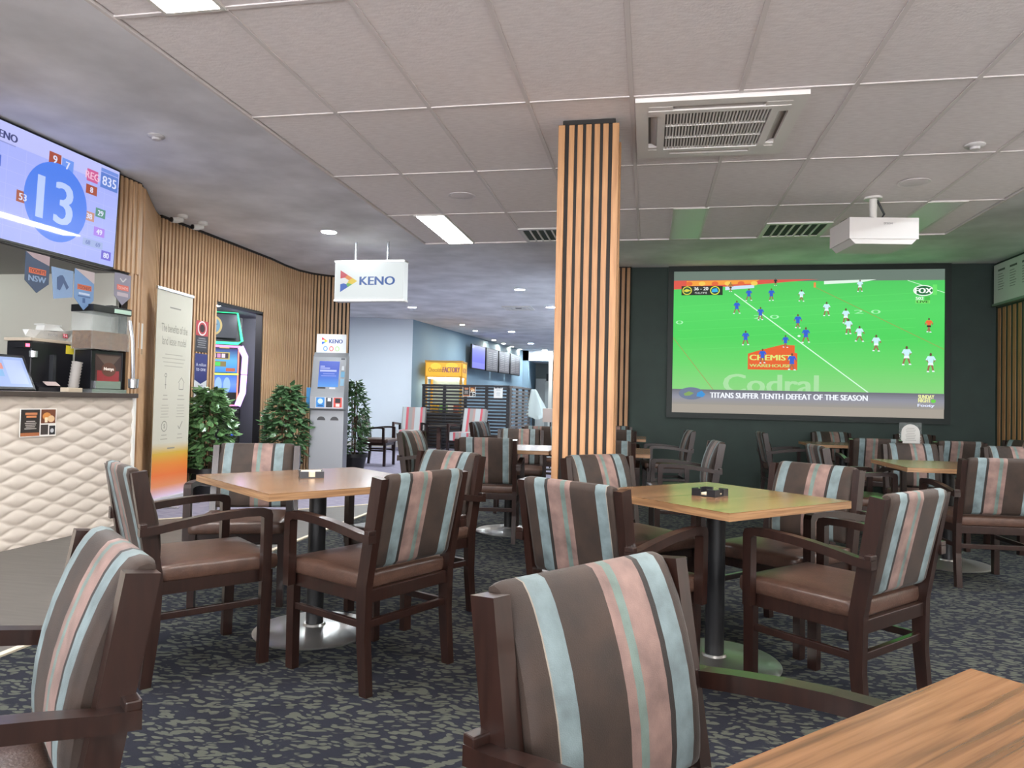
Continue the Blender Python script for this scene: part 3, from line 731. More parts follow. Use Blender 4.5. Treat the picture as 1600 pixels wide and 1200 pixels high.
PL = [(.29,.21,.17,B_),(.375,.21,.17,B_),(.245,.30,.18,B_),(.335,.345,.18,B_),(.475,.40,.19,B_),(.28,.52,.2,B_),(.505,.50,.21,B_),(.43,.535,.17,B_),(.345,.645,.2,B_),(.455,.69,.23,B_),
      (.487,.215,.16,Wt),(.70,.15,.16,Wt),(.58,.315,.19,Wt),(.65,.365,.2,Wt),(.66,.44,.21,Wt),(.70,.49,.21,Wt),(.76,.555,.22,Wt),(.868,.645,.25,Wt),(.952,.69,.25,Wt)]
for k, (px, py, h, col) in enumerate(PL): player(px, py, h, col, B_ if col == B_ else 'e8f6fa', 1, k)
player(.945, .425, .19, 'e86a3a', '2a2a2a', 0, 77); player(.22, .145, .13, 'a8743c', '333333', 0, 78); player(.39, .105, .1, '1f2f3a', '222222', 1, 79)
c.disc(*q(.48,.455), .02, .013, 'e8f4f0', 8, 12)
c.rect(*q(.532,.12), *q(.54,.085), 'e88a4a', 5)
# score box
c.rect(*q(.03,.17), *q(.19,.105), '2a2f2a', 10); c.disc(*q(.052,.137), .065, .06, 'd9d34a', 11); c.disc(*q(.052,.137), .052, .047, '2c5a3c', 12); c.poly([q(.036,.14), q(.05,.125), q(.068,.137), q(.05,.148)], 'd9d34a', 13)
c.disc(*q(.16,.137), .065, .06, 'd9e84a', 11); c.disc(*q(.16,.137), .052, .047, '1c2f4a', 12); c.poly([q(.147,.15), q(.15,.125), q(.168,.12), q(.172,.147)], '3ab0e0', 13)
c.text('36 - 20', *q(.079,.135), .045, 'f0f4f0', 12, w=.19, bold=.002); c.text('FULLTIME', *q(.083,.16), .025, 'e0e8e0', 12, w=.16)
# channel mark
c.disc(*q(.925,.145), .125, .072, 'e8f8ea', 10); c.disc(*q(.925,.145), .11, .06, '1f6a3c', 11); c.text('FOX', *q(.896,.163), .068, 'f4fcf4', 12, w=.2, bold=.006); c.rect(*q(.957,.175), *q(.972,.105), '6ae06a', 10.5)
c.text('502', *q(.898,.208), .04, 'e8f8ea', 10, w=.095, bold=.002); c.rect(*q(.93,.21), *q(.948,.185), '46b84a', 9.6); c.rect(*q(.897,.232), *q(.948,.211), '78e06a', 10); c.text('LIVE', *q(.902,.228), .028, '2a5a2a', 12, w=.14, bold=.002)
# caption bar
c.grad(0, .06*H, W, .165*H, ['96928c', '8e8f9c', '6d6e78'], 10, 8)
c.disc(*q(.075,.865), .17, .085, '6a7690', 11); c.poly([q(.045,.868), q(.065,.85), q(.085,.862), q(.07,.88), q(.05,.882)], '7fa05a', 12); c.poly([q(.095,.885), q(.098,.86), q(.115,.845), q(.13,.87), q(.12,.89)], '3a8fd0', 12)
c.text('TITANS SUFFER TENTH DEFEAT OF THE SEASON', *q(.148,.893), .075, 'f2f6ff', 12, w=2.02, bold=.004)
c.text('SUNDAY', *q(.91,.87), .05, 'e8e8a0', 12, w=.19, bold=.003); c.text('NIGHT', *q(.91,.895), .05, 'e8e8a0', 12, w=.15, bold=.003); c.disc(*q(.962,.885), .03, .024, '6ad04a', 12); c.text('Footy', *q(.908,.93), .05, 'dfe6ff', 12, w=.2, bold=.003)
c.build('match_picture', SCREENM, (SX0, yf+.016, SZ0), (1,0,0), (0,0,1), s, .0011)

# ================================================================== PROJECTOR
pj = thing('ceiling_projector', 'white projector hanging from the ceiling in front of the screen', 'projector', (1.80, 6.35, 2.5), R(8))
MB().box(-.27, .27, -.2, .2, .02, .19).bevel(.035, 3).build('body', mat('projector_white', 'cfcbc8', .4), pj, True)
MB().prism([(-.26,.02), (.26,.02), (.22,-.02), (-.22,-.02)], 'y', -.19, .19).build('underside', mat('projector_white', 'cfcbc8', .4), pj)
MB().box(-.24, -.12, -.06, .06, .19, .215).build('top_vent', BLACKPL, pj)
MB().lathe([(0,.19), (.03,.19), (.03,.40), (0,.40)], n=14).build('mount_pole', WHITEPL, pj, True)
MB().lathe([(0,.39), (.07,.39), (.07,.407), (0,.407)], n=20).build('mount_plate', WHITEPL, pj, True)
MB().tube([(.05,0,.2), (.09,.0,.27), (.05,.01,.36), (.03,.01,.4)], .009).build('cable', DARKPL, pj, True)
MB().tube([(-.1,-.02,.2), (-.04,-.03,.235), (.06,-.03,.22), (.1,-.02,.2)], .006).build('cable', DARKPL, pj, True)
MB().lathe([(.05,0), (.05,.02), (.04,.02), (.035,.004), (0,.004)], n=20).build('lens', BLACKPL, pj, True).matrix_local = Matrix.Translation((.08, .2, .1)) @ Matrix.Rotation(-math.pi/2, 4, 'X')
Canvas().text('EPSON', 0, 0, .016, '3a3a3c', 1, align='c').build('lettering', PRINT, (.03, -.2012, .135), (1,0,0), (0,0,1), pj)

# ================================================================== CEILING FITTINGS
cas = thing('air_conditioner', 'square air-conditioning cassette in the tiled ceiling', 'air conditioner', (.375, 4.62, TZ-.03))
CW = mat('cassette_white', 'e8e3e0', .5)
m = MB(); h = .475
for b in ((-h,h,-h,-.40), (-h,h,.40,h), (-h,-.40,-.40,.40), (.40,h,-.40,.40)): m.box(*b, 0, .03)
for b in ((-.40,.40,-.345,-.30), (-.40,.40,.30,.345), (-.345,-.30,-.3,.3), (.30,.345,-.3,.3)): m.box(*b, -.004, .03)
for b in ((-.40,-.26,-.40,-.345), (.26,.40,-.40,-.345), (-.40,-.26,.345,.40), (.26,.40,.345,.40), (-.40,-.345,-.345,-.26), (-.40,-.345,.26,.345), (.345,.40,-.345,-.26), (.345,.40,.26,.345)): m.box(*b, -.001, .03)
m.build('frame', CW, cas)
for k in range(4):
    o = MB().prism([(-.392,.03), (-.350,.004), (-.345,.008), (-.386,.034)], 'x', -.25, .25).build('flap', mat('cassette_flap', 'b5aeaa', .5), cas); o.rotation_euler.z = k*math.pi/2
    o = MB().box(-.26, .26, -.40, -.345, .026, .03).build('slot', mat('cassette_slot', '77706d', .7), cas); o.rotation_euler.z = k*math.pi/2
MB().box(-.30, .30, -.30, .30, .016, .03).build('filter', mat('cassette_filter', '8b8683', .8), cas)
LV = MB().box(-.0045, .0045, -.295, .295, 0, .014).mesh('louvre', CW)
for k in range(31): link('louvre', LV, cas, (-.285+k*.019, 0, 0))
for k in (-.1, .1): MB().box(-.295, .295, k-.005, k+.005, -.002, .012).build('cross_bar', CW, cas)
def ceiling_speaker(x, y, z, label, r=.115):
    t = thing('ceiling_speaker', label, 'speaker', (x, y, z), 0, 'round ceiling speakers')
    MB().lathe([(r*.86,.0), (r,-.004), (r,.0)], n=32).build('rim', mat('speaker_rim', 'e0d9da', .5), t, True)
    MB().lathe([(0,-.012), (r*.5,-.010), (r*.86,-.002), (r*.86,.0)], n=32).build('grille', mat('speaker_grille', 'd5cecf', .6, bump=(300, .5)), t, True)
ceiling_speaker(-1.59, 5.93, TZ-.006, 'round ceiling speaker left of the pillar'); ceiling_speaker(1.976, 5.95, TZ-.006, 'round ceiling speaker above the projector')
def detector(x, y, z, label):
    t = thing('smoke_detector', label, 'smoke detector', (x, y, z), 0, 'smoke detectors')
    MB().lathe([(.06,0), (.062,-.008), (.05,-.018), (0,-.02)], n=24).build('base', mat('detector_white', 'c5c2c2', .5), t, True)
    MB().lathe([(.032,-.016), (.03,-.034), (0,-.038)], n=20).build('sensor', mat('detector_white', 'c5c2c2', .5), t, True)
detector(2.08, 5.16, TZ-.001, 'small round detector on the tiles right of the air conditioner')
detector(-3.68, 4.80, CZ, 'small round detector on the plaster ceiling near the television')
def grille(x0, x1, y0, y1, label):
    t = thing('ceiling_vent', label, 'vent', ((x0+x1)/2, (y0+y1)/2, TZ-.016), 0, 'ceiling vents'); w, d = (x1-x0)/2, (y1-y0)/2
    m = MB()
    for b in ((-w,w,-d,-d+.05), (-w,w,d-.05,d), (-w,-w+.04,-d+.05,d-.05), (w-.04,w,-d+.05,d-.05)): m.box(*b, 0, .014)
    m.build('frame', WHITEPL, t); MB().box(-w+.03, w-.03, -d+.04, d-.04, .009, .013).build('dark_back', mat('vent_dark', '3d4a42', .8), t)
    n = 6; me = MB().box(-.008, .008, -d+.05, d-.05, .0, .010).mesh('slat', WHITEPL)
    for k in range(n): link('slat', me, t, (-w+.04+(k+1)*(2*w-.08)/(n+1), 0, 0))
grille(1.08, 1.68, 7.12, 7.70, 'slatted ceiling vent left of the projector'); grille(-1.32, -.72, 7.12, 7.70, 'slatted ceiling vent left of the pillar top')
def downlight(x, y, r, m, label, grp):
    t = thing('downlight', label, 'downlight', (x, y, CZ), 0, grp)
    MB().lathe([(r,.0), (r*1.22,-.001), (r*1.25,-.006), (r,-.008), (r,.0)], n=28).build('rim', WHITEPL, t, True)
    MB().lathe([(0,-.005), (r,-.005), (r,-.001), (0,-.001)], n=28).build('lens', m, t)
G1, G2 = 'large cool downlights', 'small warm downlights'
for x, y, lab in ((-3.706, 7.86, 'nearest cool downlight, above left of the hanging box sign'), (-4.90, 14.47, 'cool downlight just right below the hanging box sign'), (-1.97, 14.5, 'cool downlight touching the left edge of the pillar, nearer one'),
                  (-3.72, 19.5, 'cool downlight in the far passage, first of three in a row'), (-3.81, 23.4, 'cool downlight in the far passage, second of three in a row'), (-3.75, 26.3, 'cool downlight in the far passage, last of three in a row')):
    downlight(x, y, .085, COOL, lab, G1)
for k, (x, y) in enumerate(((-4.68, 17.8), (-4.70, 19.3), (-4.80, 22.2), (-4.74, 23.5), (-4.70, 24.8), (-4.64, 26.0))):
    downlight(x, y, .06, WARM, 'small warm downlight along the blue wall, number %s from the near end' % ('one two three four five six'.split()[k]), G2)
for k, (x, y) in enumerate(((-3.6, 3.2), (-3.6, .4), (3.6, 3.6), (3.6, 0.2), (-2.2, 12.2), (-7.0, 13.2), (-4.7, 12.0), (3.6, 5.4), (-1.9, 17.5))):  # downlights out of view, added to brighten the room
    downlight(x, y, .085, COOL, 'unseen cool downlight added for light, ' + ['above the walkway by the television', 'above the walkway behind the viewer', 'above the right aisle', 'above the right aisle behind the viewer', 'hidden behind the pillar', 'round the corner past the slat wall', 'hidden behind the hanging box sign', 'above the right aisle near the screen', 'far behind the pillar'][k], G1)
t = thing('air_diffuser', 'square white air diffuser in the far plaster ceiling', 'vent', (-2.65, 14.6, CZ))
for k in range(3):
    m = MB(); o_, i_ = .30-.09*k, .25-.09*k
    for b in ((-o_,o_,-o_,-i_), (-o_,o_,i_,o_), (-o_,-i_,-i_,i_), (i_,o_,-i_,i_)): m.box(*b, -.02+.004*k, 0)
    m.build('ring', WHITEPL, t)
MB().box(-.06, .06, -.06, .06, -.012, -.002).build('centre', DARKPL, t)
def camera_(x, y, label):
    t = thing('security_camera', label, 'security camera', (x, y, CZ), 0, 'security cameras')
    MB().lathe([(.055,0), (.055,-.03), (.04,-.045), (0,-.045)], n=20).build('base', WHITEPL, t, True)
    MB().tube([(0,0,-.045), (-.03,-.05,-.07), (-.05,-.1,-.075)], .032, 12).build('barrel', WHITEPL, t, True)
    MB().tube([(-.05,-.1,-.075), (-.053,-.112,-.0755)], .026, 12).build('lens', BLACKPL, t, True)
camera_(-5.0, 6.98, 'white security camera at the slat wall corner, left one'); camera_(-4.97, 7.3, 'white security camera at the slat wall corner, right one')

# ================================================================== HANGING BOX SIGN
k = thing('hanging_sign', 'glowing white hanging box sign with a coloured triangle', 'sign', (-3.39, 8.42, 2.36))
m = MB().box(-.45, .45, -.07, .07, 0, .49).bevel(.02, 3).build('light_box', emit('sign_box', (.93, .98, .99), SIGN_W*.9), k, True)
c = Canvas(); c.poly([(-.43,.03), (.43,.03), (.43,.46), (-.43,.46)], 'f4fbfb', 0); keno_logo(c, -.375, .24, .27); c.text('KENO', -.12, .19, .105, '2458a8', 2, w=.45, bold=.006)
c.build('sign_face', SIGNM, (0, -.0705, 0), (1,0,0), (0,0,1), k, .0008)
for x in (-.21, .21): MB().lathe([(0,.48), (.014,.48), (.014,.74), (0,.74)], cx=x, n=12).build('rod', CHROME, k, True)
MB().box(-.455, .455, -.075, .075, .475, .497).build('top_rail', WHITEPL, k); MB().box(-.455, .455, -.075, .075, -.008, .012).build('bottom_rail', WHITEPL, k)

# ================================================================== ROLL-UP BANNER
b = thing('rollup_banner', 'tall cream roll-up banner with an orange bottom beside the slat wall', 'banner', (-4.80, 6.36, 0.004))
Lb = .68; ang = math.atan2(.88, -.10); U = Vector((-.10, .88, 0)).normalized(); Nb = U.cross(Vector((0,0,1)))
b.rotation_euler.z = math.atan2(U.y, U.x)
c = Canvas(); BW, BH = Lb, 2.10
c.rect(0, 0, BW, BH, 'c5c1b2', 0)
c.grad(0, .0, BW, .56, ['c9b6cf', 'd98a5c', 'dc7033', 'd9822f', 'c9a33c', 'c5c1b2'], 1, 36)
c.lines(.34, 1.93, .3, 1, .02, .014, '8a877d', 2); c.text('The benefits of the', .34, 1.68, .085, '8d8a7e', 2, w=.5, align='c'); c.text('land lease model', .34, 1.55, .085, '8d8a7e', 2, w=.46, align='c')
c.lines(.34, 1.45, .48, 4, .04, .009, 'aaa698', 2)
def ring(x, y, r, L=2):
    for i in range(20):
        a, a2 = i*math.pi/10, (i+1)*math.pi/10
        c.poly([(x+r*math.cos(a), y+r*math.sin(a)), (x+r*math.cos(a2), y+r*math.sin(a2)), (x+(r-.008)*math.cos(a2), y+(r-.008)*math.sin(a2)), (x+(r-.008)*math.cos(a), y+(r-.008)*math.sin(a))], '7d7a70', L)
c.rect(.195, 1.10, .202, 1.22, '7d7a70', 2); c.rect(.185, 1.14, .212, 1.148, '7d7a70', 2); ring(.1985, 1.24, .022)
for p in (((.44,1.17), (.50,1.225)), ((.50,1.225), (.56,1.17)), ((.46,1.17), (.46,1.10)), ((.54,1.17), (.54,1.10)), ((.46,1.10), (.54,1.10))): c.line(*p[0], *p[1], .007, '7d7a70', 2)
c.lines(.2, 1.03, .11, 2, .04, .010, 'a39f92', 2); c.lines(.5, 1.03, .16, 2, .04, .010, 'a39f92', 2); c.lines(.2, .93, .17, 5, .03, .008, 'aaa698', 2); c.lines(.5, .93, .18, 5, .03, .008, 'aaa698', 2)
ring(.2, .72, .055); c.text('$', .2, .695, .05, '7d7a70', 2, align='c'); c.line(.46, .72, .49, .685, .01, '7d7a70', 2); c.line(.49, .685, .545, .765, .01, '7d7a70', 2)
c.lines(.2, .625, .14, 2, .04, .010, 'a39f92', 2); c.lines(.5, .625, .12, 2, .04, .010, 'a39f92', 2)
c.lines(.34, .485, .2, 1, .03, .014, '8a877d', 2)
c.build('print', PRINT, (0, -.0012, .1), (1,0,0), (0,0,1), b, .0005)
MB().box(0, Lb, 0, .003, .08, 2.20).build('fabric', mat('banner_fabric', 'c5c1b2', .7), b)
MB().box(-.01, Lb+.01, -.012, .014, 2.195, 2.225, bev=.003).build('top_rail', CHROME, b)
MB().box(-.015, Lb+.015, -.05, .06, .02, .105).bevel(.025, 3).build('base', mat('banner_base', 'c9c9cc', .35, metal=.3), b, True)
for x in (.14, .54): MB().box(x-.02, x+.02, -.22, .16, .002, .02, bev=.003).build('foot', CHROME, b)

# ================================================================== SIGNS BY THE DOOR
def sheet_sign(name, label, loc, w, h, draw, group=None):
    t = thing(name, label, 'sign', loc, 0, group)
    MB().box(-.006, 0, 0, w, 0, h).build('sheet', WHITEPL, t)
    c = Canvas(); draw(c, w, h); c.build('print', PRINT, (.0005, 0, 0), (0,1,0), (0,0,1), t, .0005)
XS = -5.214
def d1_(c, w, h):
    c.rect(0, 0, w, h, '3a383e', 0); c.rect(0, .52*h, w, h, 'b5454a', 1); c.disc(w/2, .76*h, .36*w, .36*w, 'dcd6d4', 2); c.disc(w/2, .76*h, .29*w, .29*w, 'b5454a', 3); c.disc(w/2, .76*h, .2*w, .2*w, '3a2a2c', 4); c.lines(w/2, .42*h, .8*w, 5, .07*h, .03*h, '8a888c', 2)
def d2_(c, w, h):
    c.rect(0, 0, w, h, 'c9c9ce', 0); c.poly([(0,h), (0,.5*h), (w*.5,.42*h), (w,.5*h), (w,h)], '34386e', 1); c.text('A million', w/2, .76*h, .06*h, 'dfe0ee', 2, align='c'); c.text('to one', w/2, .67*h, .06*h, 'dfe0ee', 2, align='c'); c.rect(.25*w, .08*h, .8*w, .3*h, '5a5c78', 1); c.lines(w/2, .38*h, .5*w, 1, .1, .015*h, '8a8a98', 2)
sheet_sign('warning_sign', 'red and dark notice on the slats right of the banner', (XS, 7.60, 1.66), .24, .37, d1_)
sheet_sign('warning_sign', 'navy and white notice under the red notice on the slats', (XS, 7.60, 1.02), .24, .62, d2_)
t = thing('paper_notice', 'small white paper strip on the slats right of the bar opening', 'notice', (-4.66, 5.93, 1.52), R(108))
MB().box(-.02, .10, -.004, -.001, 0, .29).build('sheet', WHITEPL, t); MB().box(-.02, .10, -.006, -.004, 0, .05).build('footer', mat('notice_brown', 'a58b6c', .7), t)

# ================================================================== GAMING MACHINE
g = thing('gaming_machine', 'neon-lit gaming machine inside the dark doorway', 'gaming machine', (-6.48, 9.86, 0), R(35))
GB = mat('machine_black', '141318', .35)
MB().box(-.42, .42, -.05, .26, 0, .95, bev=.01).build('base_cabinet', GB, g); MB().prism([(-.05,.95), (.26,.95), (.26,2.36), (.10,2.36), (.0,1.3)], 'x', -.42, .42).build('cabinet', GB, g)
def neon(name, pts, col, r=.016): MB().tube(pts, r, 8).build(name, emit('neon_'+col, col, 2.6), g, True)
c = Canvas(); c.rect(-.34, .1, .34, .46, '27313c', 0); c.disc(0, .28, .13, .15, 'c9b46a', 1); c.disc(0, .28, .10, .12, '5b93b0', 2)
c.poly([(.0+.07*math.cos(a*.628+1.57)*(1 if a % 2 == 0 else .4), .28+.085*math.sin(a*.628+1.57)*(1 if a % 2 == 0 else .4)) for a in range(10)], '1d3540', 3)
c.build('top_screen', LCDM, (0, -.012, 1.93), (1,0,0), (0,0,1), g)
c = Canvas(); c.rect(-.36, 0, .36, .43, '101830', 0); c.grad(-.36, 0, .36, .36, ['2f8fe8', '59b8f4', '1c3a8c'], 1, 16); c.poly([(-.28,.36), (-.1,.36), (.05,.40), (-.12,.415)], '4fb8f0', 3); c.rect(.1, .37, .24, .41, 'd9c53c', 3)
c.rect(-.25, .2, .25, .31, 'c9b65a', 2); c.rect(-.23, .215, .23, .295, '2a1430', 3); [c.rect(-.19+.065*k_, .225, -.14+.065*k_, .285, 'f0dcf0' if k_ % 2 else 'd890c8', 4) for k_ in range(6)]; c.rect(-.2, .09, .2, .17, '8a7a3a', 2); c.rect(-.1, .1, .12, .16, '45d858', 3); c.rect(.2, .02, .33, .07, 'c0603c', 3)
c.build('main_screen', LCDM, (0, -.014, 1.50), (1,0,0), (0,0,1), g)
c = Canvas(); c.grad(-.36, 0, .36, .42, ['58c8f8', '2c6ae0', '6a9cf4', '3a78e8'], 0, 20); c.rect(-.2, .06, .2, .12, 'c9a88a', 1)
for x in (-.2, -.05, .1, .22): c.disc(x, .27, .05, .12, '9ac4fa', 1)
c.build('lower_screen', LCDM, (0, -.014, 1.04), (1,0,0), (0,0,1), g)
neon('neon_tube', [(-.38,-.03,1.97), (-.38,-.0,2.02), (-.34,-.0,2.43), (.34,-.0,2.43), (.42,-.0,1.99), (.36,-.03,1.95), (-.36,-.03,1.95)], '2fe08a', .02)
neon('neon_tube', [(-.42,-.03,1.9), (.40,-.03,1.9)], 'e070c8'); neon('neon_tube', [(.40,-.03,1.9), (.47,-.04,1.75), (.46,-.04,1.48)], 'c59af8', .045); neon('neon_tube', [(.46,-.04,1.47), (.45,-.04,1.2), (.38,-.04,1.0)], 'c59af8', .045)
neon('neon_tube', [(-.4,-.03,1.47), (.38,-.03,1.48)], 'b8e04a', .012); neon('neon_tube', [(-.4,-.03,1.0), (.38,-.03,1.0)], 'f070b0'); neon('neon_tube', [(.375,-.03,1.88), (.37,-.03,1.02)], 'f0705a', .009)
MB().box(-.40, .40, -.25, .0, .88, .96, bev=.01).build('button_deck', GB, g); MB().box(.3, .42, -.06, -.04, .55, .57).build('blue_strip', emit('blue_strip', '3050e0', 2), g)

# ================================================================== KIOSK
kq = thing('self_service_kiosk', 'silver self-service kiosk with a tilted blue touch screen', 'kiosk', (-4.26, 9.2, .006), R(14))
SIL = mat('kiosk_silver', '85878b', .38, metal=.35)
side = [(-.13,0), (.2,0), (.2,1.72), (.10,1.77), (.04,1.765), (-.02,1.70), (-.15,1.22), (-.17,1.16), (-.17,1.0), (-.13,.98)]
MB().prism(side, 'x', -.222, .222).bevel(.012, 2).build('body', SIL, kq)
MB().prism([(-.05,0), (.21,0), (.21,1.73), (.02,1.73), (-.1,1.25), (-.1,.95)], 'x', -.232, -.2225).build('side_panel', mat('kiosk_dark_side', '34363a', .5), kq)
MB().box(-.224, .224, -.175, .0, .975, .99).build('seam', BLACKPL, kq)
dirv = Vector((0, (-.02+.15)/.4974, .48/.4974)) ; 
c = Canvas(); c.rect(-.15, .06, .15, .46, '15161c', 0); c.grad(-.135, .08, .135, .445, ['5a9be8', '4a78d8', '4b62c8', '5a6fd0'], 1, 16)
c.rect(-.12, .36, -.06, .378, 'aeb8f0', 3); c.rect(-.12, .335, .01, .352, 'aeb8f0', 3); c.rect(-.12, .295, .10, .322, 'b8c2f4', 3); c.lines(0, .26, .22, 2, .03, .012, '8a9ae8', 3)
c.rect(-.135, .055, -.03, .075, '2a2a2e', 2); c.rect(.02, .05, .10, .075, 'd9dade', 2)
c.rect(.16, .1, .21, .2, '8fb8d4', 2); c.rect(.16, .22, .21, .3, '6fa8cc', 2); c.rect(.165, .32, .2, .38, 'c9d0d6', 2); c.rect(.15, .47, .2, .49, '33343a', 2)
c.build('touch_screen', LCDM, (0, -.1513, 1.215), (1,0,0), dirv, kq)
c = Canvas(); c.rect(-.15, .0, .21, .145, 'b9b9be', 0); c.rect(-.14, .01, -.03, .14, '2f7fc4', 1); c.disc(-.085, .09, .035, .035, 'bfd4ea', 2); c.rect(-.12, .02, -.05, .04, '1c4f86', 2)
c.rect(-.01, .01, .075, .14, '2b2c32', 1); c.rect(.01, .09, .055, .135, 'c9cbd2', 2); c.rect(.09, .01, .2, .14, 'c8473e', 1); c.rect(.11, .07, .18, .13, '2a2024', 2); c.rect(.12, .02, .17, .06, 'd9cfc9', 2)
c.build('slot_panel', PRINT, (0, -.171, 1.01), (1,0,0), (0,0,1), kq)
for x in (-.075, .10):
    pts = [(x+.055*math.cos(a*math.pi/10), .845+.05*math.sin(a*math.pi/10)) for a in range(11)]
    MB().prism(pts, 'y', -.1315, -.128).build('pay_slot', BLACKPL, kq)
MB().box(-.20, .20, .04, .05, 1.74, 2.02, bev=.004).build('header_card', WHITEPL, kq)
c = Canvas(); c.rect(-.2, 0, .2, .26, 'cfd3d8', 0); keno_logo(c, -.13, .175, .10); c.text('KENO', -.03, .145, .055, '3a4a8c', 2, w=.18, bold=.003)
for x, col in ((-.08, '5b8fd0'), (0, 'd0605c'), (.08, '9fcf7a')): c.disc(x, .07, .03, .035, col, 2); c.disc(x, .07, .018, .022, 'dfe2ea', 3)
c.build('header_print', PRINT, (0, .0395, 1.75), (1,0,0), (0,0,1), kq)
MB().box(-.31, -.234, .0, .12, 1.0, 1.28, bev=.004).build('leaflet_box', mat('leaflet_blue', '3f86bd', .5), kq)

# ================================================================== PLANTS
LEAFM = [mat('leaf_green', '4c7044', .32, noise=((40,40,40), '6f9460', .4, .7)), mat('leaf_dark', '40603e', .35, noise=((40,40,40), '587a50', .4, .7))]
def plant(loc, rx, h, n, label, m, pot=True, z0=.3, seed=1, leaf=.06):
    rnd = random.Random(seed); t = thing('potted_plant', label, 'plant', loc, 0, 'leafy potted plants')
    MB().lathe([(0,0), (.15,0), (.2,.26), (.225,.265), (.225,.32), (.2,.32), (.19,.29), (0,.285)], n=28).build('pot', mat('pot_black', '1a1a1c', .35), t, True)
    mb = MB()
    for k in range(9):
        a = rnd.random()*6.28; r = rx*.55*rnd.random(); hh = h*(.75+.25*rnd.random())
        mb.tube([(.03*math.cos(a),.03*math.sin(a),.28), (r*.6*math.cos(a), r*.6*math.sin(a), .28+(hh-.28)*.5), (r*math.cos(a), r*math.sin(a), hh)], .006, 5)
    mb.build('stems', mat('stem_brown', '57412d', .7), t)
    vs, fs = [], []
    for k in range(n):
        z = z0+(h-z0)*rnd.random()**.9; f = (z-z0)/(h-z0); R_ = rx*(.75+.55*math.sin(math.pi*min(1, f*.9+.08)))*(1-.55*max(0, f-.7)/.3)
        a = rnd.random()*6.28; r = R_*math.sqrt(.25+.75*rnd.random()); p = Vector((r*math.cos(a), r*math.sin(a), z))
        d = Vector((math.cos(a+rnd.uniform(-.9, .9)), math.sin(a+rnd.uniform(-.9, .9)), rnd.uniform(-.9, .35))).normalized()
        sd = d.cross(Vector((rnd.uniform(-.4, .4), rnd.uniform(-.4, .4), 1))).normalized(); nn = sd.cross(d)
        L = leaf*rnd.uniform(.75, 1.35); w = L*.42; b = len(vs)
        for (al, aw, an) in ((0,0,0), (.35,1,-.10), (.7,.75,-.12), (1,0,.0), (.7,-.75,-.12), (.35,-1,-.10), (.35,0,.06), (.7,0,.05)):
            vs.append(p+d*L*al*1.5+sd*w*aw+nn*L*an)
        fs += [(b, b+1, b+6), (b+1, b+2, b+7, b+6), (b+2, b+3, b+7), (b+3, b+4, b+7), (b+4, b+5, b+6, b+7), (b+5, b, b+6)]
    me = bpy.data.meshes.new('foliage'); me.from_pydata(vs, [], fs); me.materials.append(m)
    o = link('foliage', me, t); o['kind'] = 'stuff'
plant((-4.93, 7.50, .006), .20, 1.24, 850, 'bushy green plant between the banner and the dark doorway', LEAFM[0], seed=3, leaf=.075)
plant((-4.70, 8.86, .006), .20, 1.30, 850, 'bushy plant left of the silver kiosk', LEAFM[1], seed=5, leaf=.075)
plant((-4.36, 10.30, .006), .17, 1.42, 800, 'slim upright plant right of the silver kiosk', LEAFM[1], seed=8, leaf=.055)

# ================================================================== THINGS ON THE BAR
# till screen
t = thing('till_screen', 'tilted black till screen on the bar at the far left', 'till', (-4.72, 4.60, 1.152), R(90))
MB().box(-.12, .12, -.02, .1, 0, .02).build('foot', BLACKPL, t); MB().box(-.03, .03, .03, .07, 0, .12).build('neck', BLACKPL, t)
o = MB().box(-.21, .21, -.012, .012, 0, .30, bev=.008).build('housing', BLACKPL, t); o.location = (0, -.06, .0); o.rotation_euler.x = -.45
c = Canvas(); c.rect(-.185, .025, .185, .275, '9fb4e6', 0); c.rect(-.15, .17, -.02, .22, 'd98a80', 1); c.rect(-.15, .11, -.03, .165, '7fb0e0', 1); c.rect(.0, .05, .16, .25, 'b4c4ee', 1)
o2 = c.build('till_picture', LCDM, (0, -.0125, 0), (1,0,0), (0,0,1), t); o2.location = (0, -.06, .0); o2.rotation_euler.x = -.45
# nut dispenser
n = thing('nut_dispenser', 'clear nut dispenser with a black lid on the bar', 'dispenser', (-4.63, 5.47, 1.15), R(84))
MB().box(-.20, .16, -.1, .12, .0, .03).build('tray', CHROME, n); MB().box(-.18, .15, -.06, .12, .03, .36, bev=.006).build('body', BLACKPL, n)
c = Canvas(); c.rect(-.14, .08, .13, .33, '3c2a26', 0); c.rect(-.12, .09, .11, .19, '8d2f33', 1); c.poly([(-.13,.32), (.12,.32), (0,.2)], '5a4a40', 1); c.disc(0, .2, .075, .06, '5c3a2c', 2); c.text('Nuttys', 0, .185, .035, 'e5d9cf', 3, align='c', bold=.003); c.rect(-.12, .04, .11, .075, '2a2728', 1)
c.build('brand_panel', PRINT, (0, -.0615, 0), (1,0,0), (0,0,1), n)
MB().box(-.15, .11, -.085, -.062, .035, .10).build('chute', CHROME, n)
MB().box(-.215, .165, -.09, .115, .37, .52).build('nuts', mat('mixed_nuts', '8d6746', .7, noise=((90,90,90), '5a3d28', .4, .6), bump=(120, 1)), n)
sh = MB()
for bb in ((-.22,-.215,-.1,.12), (.17,.175,-.1,.12), (-.22,.175,-.105,-.1), (-.22,.175,.12,.125), (-.025,-.02,-.1,.12)): sh.box(*bb, .365, .68)
sh.build('clear_bin', GLASS, n)
MB().box(-.225, .18, -.11, .13, .68, .74, bev=.005).build('lid', BLACKPL, n); MB().box(.05, .12, -.02, .05, .74, .765).build('lid_knob', BLACKPL, n); MB().box(-.01, .17, -.113, -.1105, .69, .725).build('lid_label', mat('lid_label', 'b9d4c4', .4), n)
